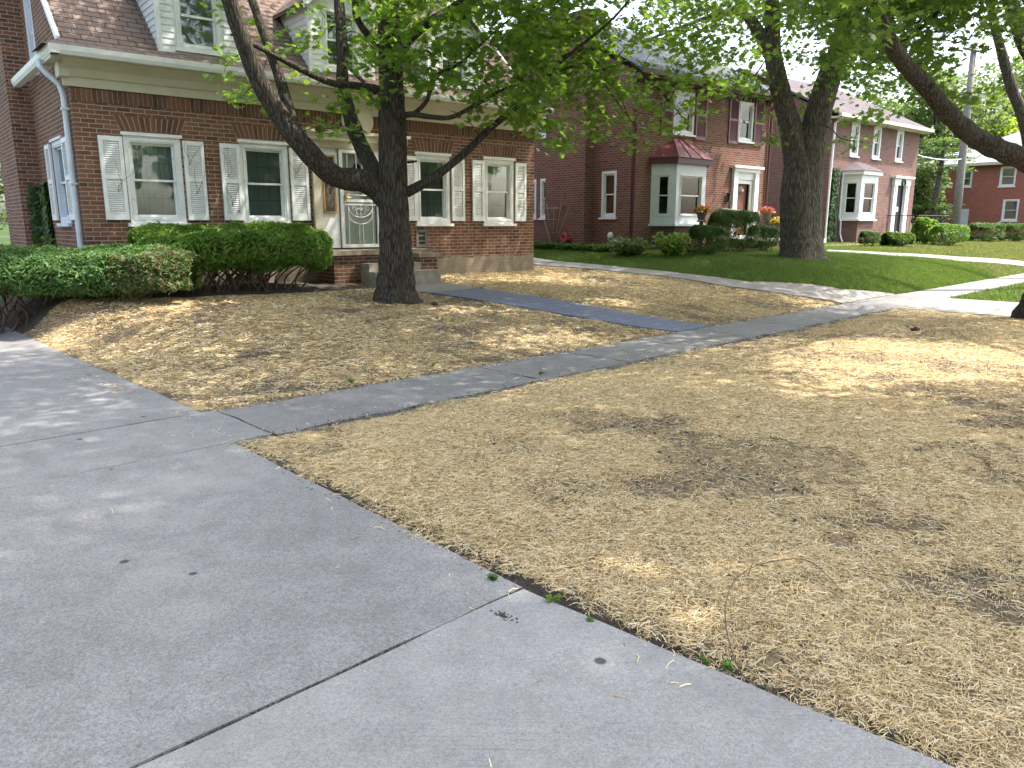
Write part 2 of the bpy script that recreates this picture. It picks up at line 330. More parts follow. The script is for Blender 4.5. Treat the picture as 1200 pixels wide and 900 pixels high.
# ------------------------------------------------------------------ mesh builders
class MB:
    def __init__(s): s.v = []; s.f = []
    def add(s, vs, fs):
        k = len(s.v); s.v += [tuple(map(float, v)) for v in vs]; s.f += [tuple(i + k for i in f) for f in fs]; return s
    def box(s, x0, x1, y0, y1, z0, z1):
        return s.add([(x0,y0,z0),(x1,y0,z0),(x1,y1,z0),(x0,y1,z0),(x0,y0,z1),(x1,y0,z1),(x1,y1,z1),(x0,y1,z1)],
                     [(0,3,2,1),(4,5,6,7),(0,1,5,4),(1,2,6,5),(2,3,7,6),(3,0,4,7)])
    def quad(s, a, b_, c, d): return s.add([a, b_, c, d], [(0,1,2,3)])
    def ring(s, x0, x1, z0, z1, w_, y0, y1):
        s.box(x0, x0+w_, y0, y1, z0, z1); s.box(x1-w_, x1, y0, y1, z0, z1)
        s.box(x0+w_, x1-w_, y0, y1, z0, z0+w_); s.box(x0+w_, x1-w_, y0, y1, z1-w_, z1); return s
    def bar(s, p, q, r, r2=None, n=6): return s.tube([p, q], [r, r2 if r2 is not None else r], n)
    def tube(s, pts, rad, n=8, fl=None, cap=True):
        P = np.array(pts, float); m = len(P); k = len(s.v)
        T = np.gradient(P, axis=0); T /= np.linalg.norm(T, axis=1)[:, None] + 1e-9
        ref = np.array([0,0,1.]) if abs(T[0][2]) < .9 else np.array([1.,0,0]); a = np.cross(T[0], ref); a /= np.linalg.norm(a)
        for i in range(m):
            a = a - T[i] * np.dot(a, T[i]); a /= np.linalg.norm(a) + 1e-9; c = np.cross(T[i], a)
            for j in range(n):
                th = 2*pi*j/n; rr = rad[i] * (fl(i, th) if fl else 1)
                s.v.append(tuple(P[i] + rr * (cos(th)*a + sin(th)*c)))
        for i in range(m-1):
            for j in range(n):
                jj = (j+1) % n; s.f.append((k+i*n+j, k+i*n+jj, k+(i+1)*n+jj, k+(i+1)*n+j))
        if cap: s.f.append(tuple(k+j for j in range(n))[::-1]); s.f.append(tuple(k+(m-1)*n+j for j in range(n)))
        return s
    def lathe(s, c, prof, n=16):
        k = len(s.v)
        for r_, z in prof:
            for j in range(n): s.v.append((c[0]+r_*cos(2*pi*j/n), c[1]+r_*sin(2*pi*j/n), c[2]+z))
        for i in range(len(prof)-1):
            for j in range(n):
                jj = (j+1) % n; s.f.append((k+i*n+j, k+i*n+jj, k+(i+1)*n+jj, k+(i+1)*n+j))
        s.f.append(tuple(k+j for j in range(n))[::-1]); s.f.append(tuple(k+(len(prof)-1)*n+j for j in range(n))); return s
    def prism(s, poly, axis, a, b_):             # poly in the other two coordinates
        def mk(p, t): return (t, p[0], p[1]) if axis == 'x' else ((p[0], t, p[1]) if axis == 'y' else (p[0], p[1], t))
        n = len(poly); return s.add([mk(p, a) for p in poly] + [mk(p, b_) for p in poly],
            [tuple(range(n))[::-1], tuple(range(n, 2*n))] + [(i, (i+1) % n, n+(i+1) % n, n+i) for i in range(n)])
def obj(name, mb, mat, parent=None, loc=(0,0,0), rz=0, smooth=False):
    me = bpy.data.meshes.new(name)
    if isinstance(mb, MB): me.from_pydata(mb.v, [], mb.f)
    else: me = mb
    if not me.materials: me.materials.append(mat)
    if smooth: me.polygons.foreach_set('use_smooth', [True]*len(me.polygons))
    me.update(); o = bpy.data.objects.new(name, me); col.objects.link(o); o.location = loc; o.rotation_euler = (0,0,rz)
    if parent: o.parent = parent
    return o
def npmesh(name, V, k, loops=None):              # V: (faces, k, 3) separate polygons
    n = len(V); me = bpy.data.meshes.new(name); me.vertices.add(n*k); me.vertices.foreach_set('co', V.reshape(-1).astype(np.float32))
    me.loops.add(n*k); me.loops.foreach_set('vertex_index', np.arange(n*k, dtype=np.int32))
    me.polygons.add(n); me.polygons.foreach_set('loop_start', np.arange(0, n*k, k, dtype=np.int32)); me.update(calc_edges=True); return me
def tag(o, label, cat, group=None):
    o['label'] = label; o['category'] = cat
    if group: o['group'] = group
    return o
def empty(name, loc, label, cat, rz=0, group=None):
    o = bpy.data.objects.new(name, None); col.objects.link(o); o.location = loc; o.rotation_euler = (0,0,rz); o.empty_display_size = .2
    return tag(o, label, cat, group)
def struct(o): o['kind'] = 'structure'; return o
def stuff(o): o['kind'] = 'stuff'; return o
def copytree(o, parent=None):
    c = o.copy(); col.objects.link(c); c.parent = parent
    for ch in list(o.children): copytree(ch, c)
    return c

# ------------------------------------------------------------------ ground
def axis(lo, hi, step, far):
    a = list(np.arange(lo, hi + 1e-6, step)); g = step; x = a[-1]
    while x < far: g *= 1.35; x += g; a.append(x)
    g = step; x = a[0]; pre = []
    while x > -far: g *= 1.35; x -= g; pre.append(x)
    return np.array(pre[::-1] + a)
SS = axis(-4, 46, .2, 1500); TT = axis(-2.4, 26, .2, 1500)
S_, T_ = np.meshgrid(SS, TT, indexing='ij'); X_, Y_ = st2w(S_, T_); Z_ = hf(X_, Y_)
Z_ = np.where(T_ < -2.3, -.14, Z_)
gs, gt = len(SS), len(TT)
def lot_edge(t): return 17.2 - np.clip(t - 6.4, 0, 9) * .36
def near_pave(S, T):
    p = ((S > -1.4) & (S < 2.35)) | ((T > 5.35) & (T < 6.35)) | ((S > 15.6) & (S < 18.5) & (T < 6.6) & (T > -2.2))
    return p
V = np.stack([X_, Y_, Z_ + (fbm(X_*2.2, Y_*2.2, 3) - .5) * .035 * ((~near_pave(S_, T_)) & (np.abs(S_) < 60) & (np.abs(T_) < 40)), ], -1)
V[..., 2] -= np.where(near_pave(S_, T_), .03, 0)
me = bpy.data.meshes.new('ground'); me.vertices.add(gs*gt); me.vertices.foreach_set('co', V.reshape(-1).astype(np.float32))
ii, jj = np.meshgrid(np.arange(gs-1), np.arange(gt-1), indexing='ij'); q0 = (ii*gt + jj).reshape(-1)
L = np.stack([q0, q0+gt, q0+gt+1, q0+1], -1).astype(np.int32); nf = len(L)
me.loops.add(nf*4); me.loops.foreach_set('vertex_index', L.reshape(-1)); me.polygons.add(nf); me.polygons.foreach_set('loop_start', np.arange(0, nf*4, 4, dtype=np.int32))
cs = ((S_[:-1,:-1]+S_[1:,1:])/2).reshape(-1); ct = ((T_[:-1,:-1]+T_[1:,1:])/2).reshape(-1)
mi = np.full(nf, 2)
straw_m = (cs > 2.3) & (cs < lot_edge(ct)) & (ct > -2.3) & (ct < 13.6)
mi[straw_m] = 0
mi[(cs > 2.3) & (cs < 7.6) & (ct > 11.4 + np.clip(6-cs,0,4)*.33) & (ct < 15)] = 1
mi[((cs > -1.6) & (cs < 2.5)) | ((ct > 5.2) & (ct < 6.4) & (cs < 60) & (cs > -3))] = 1
mi[(cs > 12.7) & (cs < lot_edge(ct)) & (ct > 6)  & (cs > 15.7 - np.clip(ct-6.4,0,6)*.45)] = 1
me.materials.append(G_STRAW); me.materials.append(G_SOIL); me.materials.append(G_GRASS)
me.polygons.foreach_set('material_index', mi.astype(np.int32)); me.polygons.foreach_set('use_smooth', np.ones(nf, bool)); me.update(calc_edges=True)
g = bpy.data.objects.new('ground', me); col.objects.link(g); struct(g)

def slab(mb, c00, c10, c11, c01, top=.02, n=8, m=8, jit=0., seed=0):
    """draped paving slab: corners in pavement coordinates (s, t)"""
    k = len(mb.v); C = [np.array(c, float) for c in (c00, c10, c11, c01)]
    for i in range(n+1):
        for j in range(m+1):
            u, v = i/n, j/m; p = C[0]*(1-u)*(1-v)+C[1]*u*(1-v)+C[2]*u*v+C[3]*(1-u)*v
            if jit and (i in (0, n) or j in (0, m)):
                p = p + (np.array([vnoise(p[0]*4, p[1]*4, seed), vnoise(p[0]*4, p[1]*4, seed+9)]) - .5) * jit
            x, y = st2w(*p); mb.v.append((x, y, float(hf(x, y)) + top))
    for i in range(n):
        for j in range(m):
            a = k+i*(m+1)+j; mb.f.append((a, a+m+1, a+m+2, a+1))
    rim = [(i,0) for i in range(n)] + [(n,j) for j in range(m)] + [(i,m) for i in range(n,0,-1)] + [(0,j) for j in range(m,0,-1)]
    k2 = len(mb.v)
    for i, j in rim: p = mb.v[k+i*(m+1)+j]; mb.v.append((p[0], p[1], p[2]-.09))
    r_ = len(rim)
    for q in range(r_):
        a = k+rim[q][0]*(m+1)+rim[q][1]; b_ = k+rim[(q+1)%r_][0]*(m+1)+rim[(q+1)%r_][1]; mb.f.append((a, k2+q, k2+(q+1)%r_, b_))
G_ = .008
drv = MB()
slab(drv, (-1.4, 2.2+G_), (2.22, 2.2+G_), (2.3, 5.33), (-1.4, 5.33),   .018, 60, 60, .014, 1)
slab(drv, (-1.4, 5.34+G_), (2.62, 5.34+G_), (2.63, 6.40), (-1.4, 6.40), .016, 30, 14, .022, 2)
for k in range(6): slab(drv, (-1.4, 6.41+G_+k*3.), (2.52+.01*(k%2), 6.41+G_+k*3.), (2.52, 9.40+k*3.), (-1.4, 9.40+k*3.), .018, 20, 20, .02, 3+k)
struct(obj('driveway', drv, CONC_OLD))
apr = MB(); slab(apr, (-1.9, -2.2), (2.5, -2.2), (2.2, 2.2-G_), (-1.5, 2.2-G_), .02, 60, 60, .014, 12)
struct(obj('driveway_apron', apr, CONC_NEW))
wk = MB(); s0 = 2.64
while s0 < 62:
    if not (15.4 < s0 < 18.4): slab(wk, (s0, 5.33), (s0+1.5-G_, 5.33), (s0+1.5-G_, 6.36), (s0, 6.36), .016, 16, 12, .06, int(s0))
    else: slab(wk, (s0, 5.3), (s0+1.5-G_, 5.3), (s0+1.5-G_, 6.4), (s0, 6.4), .016, 8, 6)
    s0 += 1.5
struct(obj('sidewalk', wk, CONC_WALK))
d2 = MB()
for k in range(3):
    a0, a1 = 5.3 - G_ - k*2.5, 5.3 - (k+1)*2.5 + G_; slab(d2, (15.55, a1), (18.5, a1), (18.5, a0), (15.55, a0), .018, 12, 10, .03, 4)
def gst(px, py): q = gnd(px, py); return tuple(float(v) for v in w2st(q[0], q[1]))
lo = [(15.7,6.42)] + [gst(*q) for q in ((929,347),(852,336.5),(779,324.5),(700,317),(636,312))]; lo += [(13.3,15.5),(13.3,18.5),(13.4,22),(13.4,26)]
hi = [(18.6,6.42)] + [gst(*q) for q in ((985,340.5),(880,331.5),(800,321.5),(715,312.8),(652,307))]; hi += [(15.5,15.5),(15.6,18.5),(15.8,22),(15.8,26)]
for k in range(len(lo)-1): slab(d2, lo[k], hi[k], (hi[k+1][0], hi[k+1][1]-.012), (lo[k+1][0], lo[k+1][1]-.012), .03, 12, 12, .03, 30+k)
struct(obj('neighbour_driveway', d2, CONC_WARM))
pv = MB(); Lp = [(9.7,6.38),(9.1,8.0),(8.5,9.7),(8.2,10.5)]; Rp = [(10.7,6.38),(10.2,8.0),(9.7,9.7),(9.4,10.5)]
for k in range(3): slab(pv, Lp[k], Rp[k], Rp[k+1], Lp[k+1], .028, 8, 10)
struct(obj('paver_path', pv, PAVER))
pc = MB(); slab(pc, (8.2,10.51), (9.4,10.51), (9.25,11.75), (7.7,11.55), .03, 8, 8); struct(obj('concrete_landing', pc, CONC_WARM))
w3 = MB(); wu = [gst(*q) for q in ((1200,307.5),(1120,302),(1040,297.5),(968,294))]; wl = [gst(*q) for q in ((1200,312.8),(1120,306.8),(1040,301),(968,296.8))]
wu = [(wu[0][0]+.9, 6.42)] + wu; wl = [(wl[0][0]+.3, 6.42)] + wl
for k in range(len(wu)-1): slab(w3, wl[k], wu[k], wu[k+1], wl[k+1], .04, 6, 12)
WALKP = wl + wu[::-1]
for k in range(3): slab(w3, (28.6+1.2*k,12.1), (29.7+1.2*k,12.1), (29.7+1.2*k,13.0), (28.6+1.2*k,13.0), .035, 4, 4)
struct(obj('house_walk', w3, CONC_WARM))
kb = MB()
for k in range(-10, 30):
    if -2 <= k*2 < 2 or 15 <= k*2 < 18: continue
    x = k*2; a, b_, c, d = st2w(x, -2.35), st2w(x+1.99, -2.35), st2w(x+1.99, -2.2), st2w(x, -2.2)
    kb.add([(p[0], p[1], -.15) for p in (a,b_,c,d)] + [(p[0], p[1], .01) for p in (a,b_,c,d)], [(0,3,2,1),(4,5,6,7),(0,1,5,4),(1,2,6,5),(2,3,7,6),(3,0,4,7)])
struct(obj('kerb', kb, CONC_WARM))
rd = MB(); rd.add([(*st2w(s, t), -.13) for s, t in ((-120,-10.5),(200,-10.5),(200,-2.36),(-120,-2.36))], [(0,1,2,3)]); struct(obj('road', rd, ASPH))

# ------------------------------------------------------------------ windows and house bits
def wall(mb, P, u0, u1, z0, top, holes, th=.25, brk=()):
    """wall with rectangular openings; P(u, d, z) maps to local coordinates, d = depth inwards; top is a function of u"""
    us = sorted(set([u0, u1] + [h[0] for h in holes] + [h[1] for h in holes] + list(brk)))
    for a, b_ in zip(us[:-1], us[1:]):
        hs = sorted([h for h in holes if h[0] < (a+b_)/2 < h[1]], key=lambda h: h[2]); z = z0
        for h in hs + [None]:
            zt = h[2] if h else None
            A = [(a, z), (b_, z), (b_, zt if h else top(b_-1e-6)), (a, zt if h else top(a+1e-6))]
            mb.quad(*[P(u, 0, v) for u, v in A]); mb.quad(*[P(u, th, v) for u, v in A][::-1])
            if h: z = h[3]
    for h in holes:
        c = [(h[0],h[2]), (h[1],h[2]), (h[1],h[3]), (h[0],h[3])]
        for i in range(4):
            a, b_ = c[i], c[(i+1) % 4]; mb.quad(P(a[0],0,a[1]), P(a[0],th,a[1]), P(b_[0],th,b_[1]), P(b_[0],0,b_[1]))
wcache = {}
def window(par, loc, rz, w_, h_, cw=.07, grid=(3,2), glass=GLASS, curtain=CURTD, mat=WHITE, sill=True, split=True, head=0, label=None, blind=False, rec=0.):
    key = (round(w_,3), round(h_,3), cw, grid, glass.name, curtain.name if curtain else '', mat.name, sill, split, head, blind)
    if key in wcache:
        c = copytree(wcache[key], par); c.location = loc; c.rotation_euler = (0,0,rz)
        if label: c['label'] = label
        return c
    f = MB(); f.ring(0, w_, 0, h_, cw, -.028, .11)
    if head: f.box(-.03, w_+.03, -.06, .0, h_, h_+head)
    f.ring(cw*.55, w_-cw*.55, cw*.55, h_-cw*.55, .018, -.04, -.028)
    o = obj('window', f, mat, par, loc, rz)
    if label: o['label'] = label
    if sill: obj('sill', MB().box(-.05, w_+.05, -.09, .1, -.055, -.002), mat, o)
    i0, i1, k0, k1 = cw, w_-cw, cw, h_-cw; m_ = (k0+k1)/2; sw = .035
    parts = [(m_-.018, k1, .02, .05), (k0, m_+.018, .052, .082)] if split else [(k0, k1, .03, .06)]
    for a, b_, y0, y1 in parts:
        obj('sash', MB().ring(i0, i1, a, b_, sw, y0, y1), mat, o)
        obj('pane', MB().box(i0+sw-.002, i1-sw+.002, (y0+y1)/2-.003, (y0+y1)/2+.003, a+sw-.002, b_-sw+.002), glass, o)
        if grid:
            mm = MB(); gx0, gx1, gz0, gz1 = i0+sw, i1-sw, a+sw, b_-sw
            for q in range(1, grid[0]): x = gx0+(gx1-gx0)*q/grid[0]; mm.box(x-.004, x+.004, (y0+y1)/2+.005, (y0+y1)/2+.012, gz0, gz1)
            for q in range(1, grid[1]): z = gz0+(gz1-gz0)*q/grid[1]; mm.box(gx0, gx1, (y0+y1)/2+.0125, (y0+y1)/2+.018, z-.004, z+.004)
            obj('glazing_bars', mm, BARG, o)
    if curtain:
        c = MB()
        if blind:
            z = k0
            while z < k1: c.add([(i0, .125, z), (i1, .125, z), (i1, .145, z+.03), (i0, .145, z+.03)], [(0,1,2,3)]); z += .028
        else:
            n = 40; 
            for q in range(n+1):
                x = i0 + (i1-i0)*q/n; y = .125 + .012*sin(q*1.9) + .008*sin(q*.7); c.v += [(x, y, k0-.03), (x, y, k1+.03)]
            c.f += [(2*q, 2*q+2, 2*q+3, 2*q+1) for q in range(n)]
        obj('blind' if blind else 'curtain', c, BLIND if blind else curtain, o)  # in the dark interior colour this sheet is painted room darkness, not cloth
    wcache[key] = o
    return o
scache = {}
def shutter(par, loc, rz, w_, h_, mat=WHITE):
    key = (round(w_,3), round(h_,3), mat.name)
    if key not in scache:
        m = MB(); st = .055; m.box(0, st, -.035, 0, 0, h_); m.box(w_-st, w_, -.035, 0, 0, h_)
        rl = [(0, .10), (h_*.49, h_*.49+.07), (h_-.07, h_)]
        for a, b_ in rl: m.box(st, w_-st, -.034, -.001, a, b_)
        for (a, b_) in ((.10, h_*.49), (h_*.49+.07, h_-.07)):
            z = a + .012
            while z < b_ - .02:
                m.add([(st,-.030,z),(w_-st,-.030,z),(w_-st,-.008,z+.024),(st,-.008,z+.024),(st,-.026,z-.004),(w_-st,-.026,z-.004),(w_-st,-.004,z+.02),(st,-.004,z+.02)], [(0,1,2,3),(4,7,6,5),(0,4,5,1),(3,2,6,7)]); z += .033
        m.box(st, w_-st, -.004, -.001, .1, h_-.07)
        scache[key] = m
        o = obj('shutter', m, mat, par, loc, rz); scache[key] = o; return o
    c = scache[key].copy(); col.objects.link(c); c.parent = par; c.location = loc; c.rotation_euler = (0,0,rz); return c
def arch(par, x0, x1, z, h_=.21, n=None):
    k = .20*h_/.2; bd = MB(); c = (x0+x1)/2; bd.add([(x0,-.002,z),(x1,-.002,z),(x1+(x1-c)*.2,-.002,z+h_),(x0+(x0-c)*.2,-.002,z+h_)], [(0,1,2,3)]); obj('mortar_bed', bd, MORT, par)
    m = MB(); n = n or int((x1-x0)/.073)
    for i in range(n):
        u0 = x0+(x1-x0)*(i+.1)/n; u1 = x0+(x1-x0)*(i+.90)/n; c = (x0+x1)/2; k = .20
        t0, t1 = u0+(u0-c)*k, u1+(u1-c)*k; d = -.004 - .004*random.random()
        m.add([(u0,d,z),(u1,d,z),(u1,.05,z),(u0,.05,z),(t0,d,z+h_),(t1,d,z+h_),(t1,.05,z+h_),(t0,.05,z+h_)], [(0,3,2,1),(4,5,6,7),(0,1,5,4),(1,2,6,5),(2,3,7,6),(3,0,4,7)])
    obj('brick_arch', m, ARCH, par)
def soldier(par, x0, x1, z, h_=.2, d0=-.006):
    obj('mortar_bed', MB().quad((x0,-.002,z),(x1,-.002,z),(x1,-.002,z+h_),(x0,-.002,z+h_)), MORT, par)
    m = MB(); x = x0
    while x < x1-.06: d = d0 - .004*random.random(); m.box(x+.004, x+.064, d, .04, z, z+h_); x += .0722
    obj('soldier_course', m, ARCH, par)

# ================================================================== HOUSE 1: brown brick bungalow with dormers
GZ1 = .35
h1 = empty('brick_house', (-6.6, 12.0, 0), 'brown brick house with three white dormers and white shutters, nearest on the left', 'house', HA, 'brick houses on the street')
W1, D1 = 9.24, 8.4
wins = [(.66,1.52,1.62,2.97), (2.49,3.36,1.62,2.98), (6.07,6.90,1.62,2.98), (7.80,8.64,1.62,2.98)]
door_h = (3.86, 5.62, 1.14, 3.10)
F = lambda u, d, z: (u, d, z)
Lf = lambda u, d, z: (d, u, z)
Rt = lambda W: (lambda u, d, z: (W - d, u, z))
Bk = lambda D: (lambda u, d, z: (u, D - d, z))
m = MB(); wall(m, F, 0, W1, GZ1, lambda u: 3.95, wins + [door_h])
EV, SL = 4.14, .93
def rp(y): return EV + SL * min(y, D1 - y)
lw = [(1.02,1.92,1.62,2.96), (2.3,2.95,4.15,5.55)]
wall(m, Lf, .0, D1, GZ1, rp, lw, brk=(D1/2,))
wall(m, Rt(W1), .0, D1, GZ1, rp, [], brk=(D1/2,)); wall(m, Bk(D1), 0, W1, GZ1, lambda u: 4.1, [])
obj('wall', m, BR1, h1)
obj('interior_floor', MB().box(.26, W1-.26, .26, D1-.26, 1.0, 1.1), DARK, h1)
for k, (a, b_, z0, z1) in enumerate(wins):
    if k == 3: window(h1, (a, .03, z0), 0, b_-a, z1-z0, .10, (3,2), GLASS, BLIND, blind=True, head=.05, label='clear window with pale blind at right end')
    else: window(h1, (a, .03, z0), 0, b_-a, z1-z0, .10, (3,2), GLASS, CURTM, head=.05)
    arch(h1, a-.02, b_+.02, z1+.07, .215)
for (x, s_) in ((.30,.34),(1.55,.33),(2.15,.33),(3.385,.34),(5.74,.31),(6.93,.33),(7.47,.31),(8.67,.31)):
    shutter(h1, (x, -.004, 1.67), 0, s_, 1.27)
soldier(h1, .0, W1, 3.42, .19)
# creeper stems over shutters
cr = MB()
def creeper(mb, x, z, n, ln, y=-.06):
    for q in range(n):
        pts = [(x, y, z)]; a = random.uniform(-.7, .7)
        for k in range(int(ln/.06)): a = .85*a + random.uniform(-.4,.4); p = pts[-1]; pts.append((p[0]+.06*sin(a), y-random.uniform(0,.008), p[2]+.06*cos(a)))
        mb.tube(pts, [.004-.003*i/len(pts) for i in range(len(pts))], 4)
for (x, z) in ((1.62,2.55),(1.7,2.1),(2.28,1.9),(2.25,2.4),(.5,2.1),(3.5,2.5)): creeper(cr, x, z, 2, .55)
obj('dry_creeper', cr, TWIG, h1)
# left side window with shutters
window(h1, (.03, 1.92, 1.62), -pi/2, .9, 1.34, .10, (3,2), GLASS, BLIND, mat=STEEL, head=.04)
sh = shutter(h1, (-.004, .93, 1.67), -pi/2, .42, 1.27); sh = shutter(h1, (-.004, 2.42, 1.67), -pi/2, .42, 1.27)
window(h1, (.03, 2.95, 4.15), -pi/2, .65, 1.4, .10, None, GLASSD, CURTD, mat=STEEL)
# cornice, gutter
cp = [(0,3.62),(-.035,3.62),(-.045,3.74),(-.075,3.76),(-.11,3.86),(-.20,3.93),(-.27,3.965),(-.27,3.995),(0,3.995)]
c = MB(); c.prism(cp[::-1], 'x', -.09, W1+.1); c.prism([(0,3.62),(-.03,3.62),(-.04,3.74),(0,3.74)][::-1], 'x', W1+.1, W1+.14); obj('cornice', c, CREAM, h1)
c = MB(); c.box(-.25, -.002, -.26, .5, 3.955, 3.995); c.box(-.14,-.003,-.1,.16,3.74,3.955); obj('eave_return', c, CREAM, h1)
gp = [(-.27,3.998),(-.375,3.998),(-.40,4.05),(-.41,4.12),(-.39,4.12),(-.37,4.03),(-.27,4.03)]
c = MB(); c.prism(gp[::-1], 'x', -.27, W1+.22)
c.prism([(x+.12, z) for x, z in gp][::-1], 'y', -.40, 3.28); obj('gutter', c, WHITE, h1)
c = MB(); pts = [(-.30,.35,4.0),(-.30,.33,3.9),(-.22,.30,3.80),(-.09,.24,3.66),(-.055,.22,3.5),(-.055,.22,2.5),(-.055,.22,1.2),(-.06,.22,.75)]
c.tube(pts, [.042]*len(pts), 8)
for z in (3.3,2.2,1.2): c.box(-.105,-.003,.168,.272,z,z+.03)
obj('downspout', c, STEEL, h1, smooth=False)
# roof
c = MB()
ys = -.38; zf = 4.05
def slabroof(mb, pa, x0, x1, th=.07):
    for (y0,z0),(y1,z1) in zip(pa[:-1], pa[1:]):
        mb.add([(x0,y0,z0),(x1,y0,z0),(x1,y1,z1),(x0,y1,z1),(x0,y0,z0-th),(x1,y0,z0-th),(x1,y1,z1-th),(x0,y1,z1-th)], [(0,1,2,3),(4,7,6,5),(0,4,5,1),(1,5,6,2),(2,6,7,3),(3,7,4,0)])
slabroof(c, [(-.37,4.115),(.10,4.30),(D1/2,rp(D1/2)+.09)], -.05, W1+.12)
slabroof(c, [(D1+.3,4.1),(D1/2+.001,rp(D1/2)+.088)], -.05, W1+.12)
c.add([(-.37,-.37,4.112),(-.05,-.37,4.115),(-.05,.10,4.30),(-.37,.5,4.112),(-.05,.6,4.28)], [(0,1,2),(0,2,4,3)])
obj('roof', c, SH1, h1)
for x in (-.062, W1+.125): c = MB(); slabroof(c, [(.12,4.335),(D1/2,rp(D1/2)+.11)], x-.02, x+.03, .13); obj('rake_trim', c, WHITE, h1)
# chimney
c = MB(); c.box(-.36, 0-.001, 3.3, 4.9, GZ1-.3, 8.9); c.box(-.42,.3,3.24,4.96,8.9,9.05); c.box(-.34, .3, 3.32, 4.88, 8.0, 8.9); obj('chimney', c, BR1N, h1)
# dormers
def dormer(x0, x1, zt):
    yb = .14; z0 = EV + .19; xc = (x0+x1)/2; pk = zt + (x1-x0)*.42
    def back(z): return (z - EV - .06) / SL
    f = MB(); wx0, wx1, wz1 = xc-.36, xc+.36, zt-.05
    wall(f, lambda u,d,z: (u, yb+d, z), x0, x1, z0, lambda u: zt + (x1-x0)*.42*(1-abs(u-xc)/((x1-x0)/2)), [(wx0,wx1,z0+.07,wz1)], .06, brk=(xc,))
    for x, s_ in ((x0, 1), (x1, -1)):
        k = len(f.v); f.add([(x,yb,z0),(x,yb,zt),(x,back(zt),zt),(x,back(z0)+.02,z0)], [(0,1,2,3)])
    z = z0 + .1
    while z < zt - .02:                                    # clapboard laps
        for (a, b_) in ((x0+.05, wx0-.04), (wx1+.04, x1-.05)): f.add([(a,yb-.016,z-.1),(b_,yb-.016,z-.1),(b_,yb-.004,z),(a,yb-.004,z),(a,yb-.001,z-.1),(b_,yb-.001,z-.1)], [(0,1,2,3),(0,4,5,1)])
        yk = back(z-.1)
        for x, s_ in ((x0, -1), (x1, 1)): f.add([(x+s_*.016,yb+.05,z-.1),(x+s_*.016,yk,z-.1),(x+s_*.003,back(z),z),(x+s_*.003,yb+.05,z),(x,yb+.05,z-.1),(x,yk,z-.1)], [(0,1,2,3),(0,4,5,1)])
        z += .1
    d = obj('dormer', f, SIDING, h1)
    e = MB()
    for x in (x0-.018, x1-.05): e.box(x, x+.068, yb-.025, yb+.05, z0-.01, zt)
    e.box(x0-.03, x1+.03, yb-.03, yb, z0-.03, z0); obj('corner_boards', e, WHITE, d)
    rf = MB(); ov = .14; ybk = back(pk)+.3
    for s_ in (-1, 1):
        xe = xc + s_*((x1-x0)/2+ov); ze = zt - ov*.84
        rf.add([(xe,yb-.15,ze),(xc,yb-.15,pk+.03),(xc,ybk,pk+.03),(xe,back(ze)+.3,ze),(xe,yb-.15,ze+.07),(xc,yb-.15,pk+.10),(xc,ybk,pk+.10),(xe,back(ze)+.3,ze+.07)], [(0,1,2,3),(4,7,6,5),(0,4,5,1),(0,3,7,4)])
    obj('dormer_roof', rf, SH1, d)
    tm = MB()
    for s_ in (-1, 1):
        xe = xc + s_*((x1-x0)/2+ov+.01); ze = zt - ov*.84
        tm.add([(xe,yb-.175,ze-.06),(xc,yb-.175,pk-.03),(xc,yb-.175,pk+.085),(xe,yb-.175,ze+.06),(xe,yb-.15,ze-.06),(xc,yb-.15,pk-.03),(xc,yb-.15,pk+.085),(xe,yb-.15,ze+.06)], [(0,1,2,3),(4,7,6,5),(0,4,5,1),(2,6,7,3)])
    obj('dormer_rake', tm, WHITE, d)
    window(h1, (wx0, yb+.02, z0+.07), 0, wx1-wx0, wz1-z0-.07, .07, (3,2), GLASS, BLIND, blind=True)
dormer(1.37, 2.66, 5.5); dormer(3.95, 5.25, 5.5); dormer(6.5, 7.8, 5.5)
# entrance
c = MB(); c.box(3.80,3.94,-.07,.2,1.15,3.12); c.box(5.58,5.72,-.07,.2,1.15,3.12); c.box(3.70,5.82,-.12,.05,3.12,3.24); c.box(3.66,5.86,-.17,.02,3.24,3.29); c.box(3.94,5.58,-.03,.18,2.99,3.12)
en = obj('door_surround', c, CREAM, h1)
c = MB(); c.lathe((0,0,0), [(.0,-.02),(.36,-.02),(.36,.02),(.30,.045),(.0,.05)], 40)
c.v = [(x*.92+4.76, -.05-z, 3.50+y*.78) for x, y, z in c.v]; c.f = [f_[::-1] for f_ in c.f]; obj('fan_pediment', c, CREAM, en)
c = MB(); c.box(3.945,4.34,.02,.12,1.16,2.985); sl = obj('sidelight', c, WHITE, h1)
c = MB(); c.ring(4.02,4.28,1.80,2.86,.035,-.005,.03); obj('wood_frame', c, WOOD, sl)
obj('pane', MB().box(4.05,4.25,.0,.016,1.83,2.83), GLASSD, sl)
c = MB()
for z in (2.0,2.2,2.4,2.6): c.tube([(4.15+.05*cos(t_), -.004, z+.08*sin(t_)) for t_ in np.linspace(0,2*pi,13)], [.004]*13, 4)
obj('lead_tracery', c, BRASS, sl)
c = MB(); c.box(5.21,5.58,.02,.12,1.16,2.985); sl = obj('sidelight', c, WHITE, h1)
c = MB(); c.ring(5.27,5.53,1.80,2.86,.035,-.005,.03); obj('wood_frame', c, WOOD, sl); obj('pane', MB().box(5.30,5.50,.0,.016,1.83,2.83), GLASSD, sl)
c = MB(); c.box(4.40,5.16,.10,.14,1.18,2.97)
for (a,b_,z0,z1) in ((4.47,4.76,1.25,1.75),(4.80,5.09,1.25,1.75)): c.ring(a,b_,z0,z1,.02,.092,.10)
dr = obj('door', c, WHITE, h1)
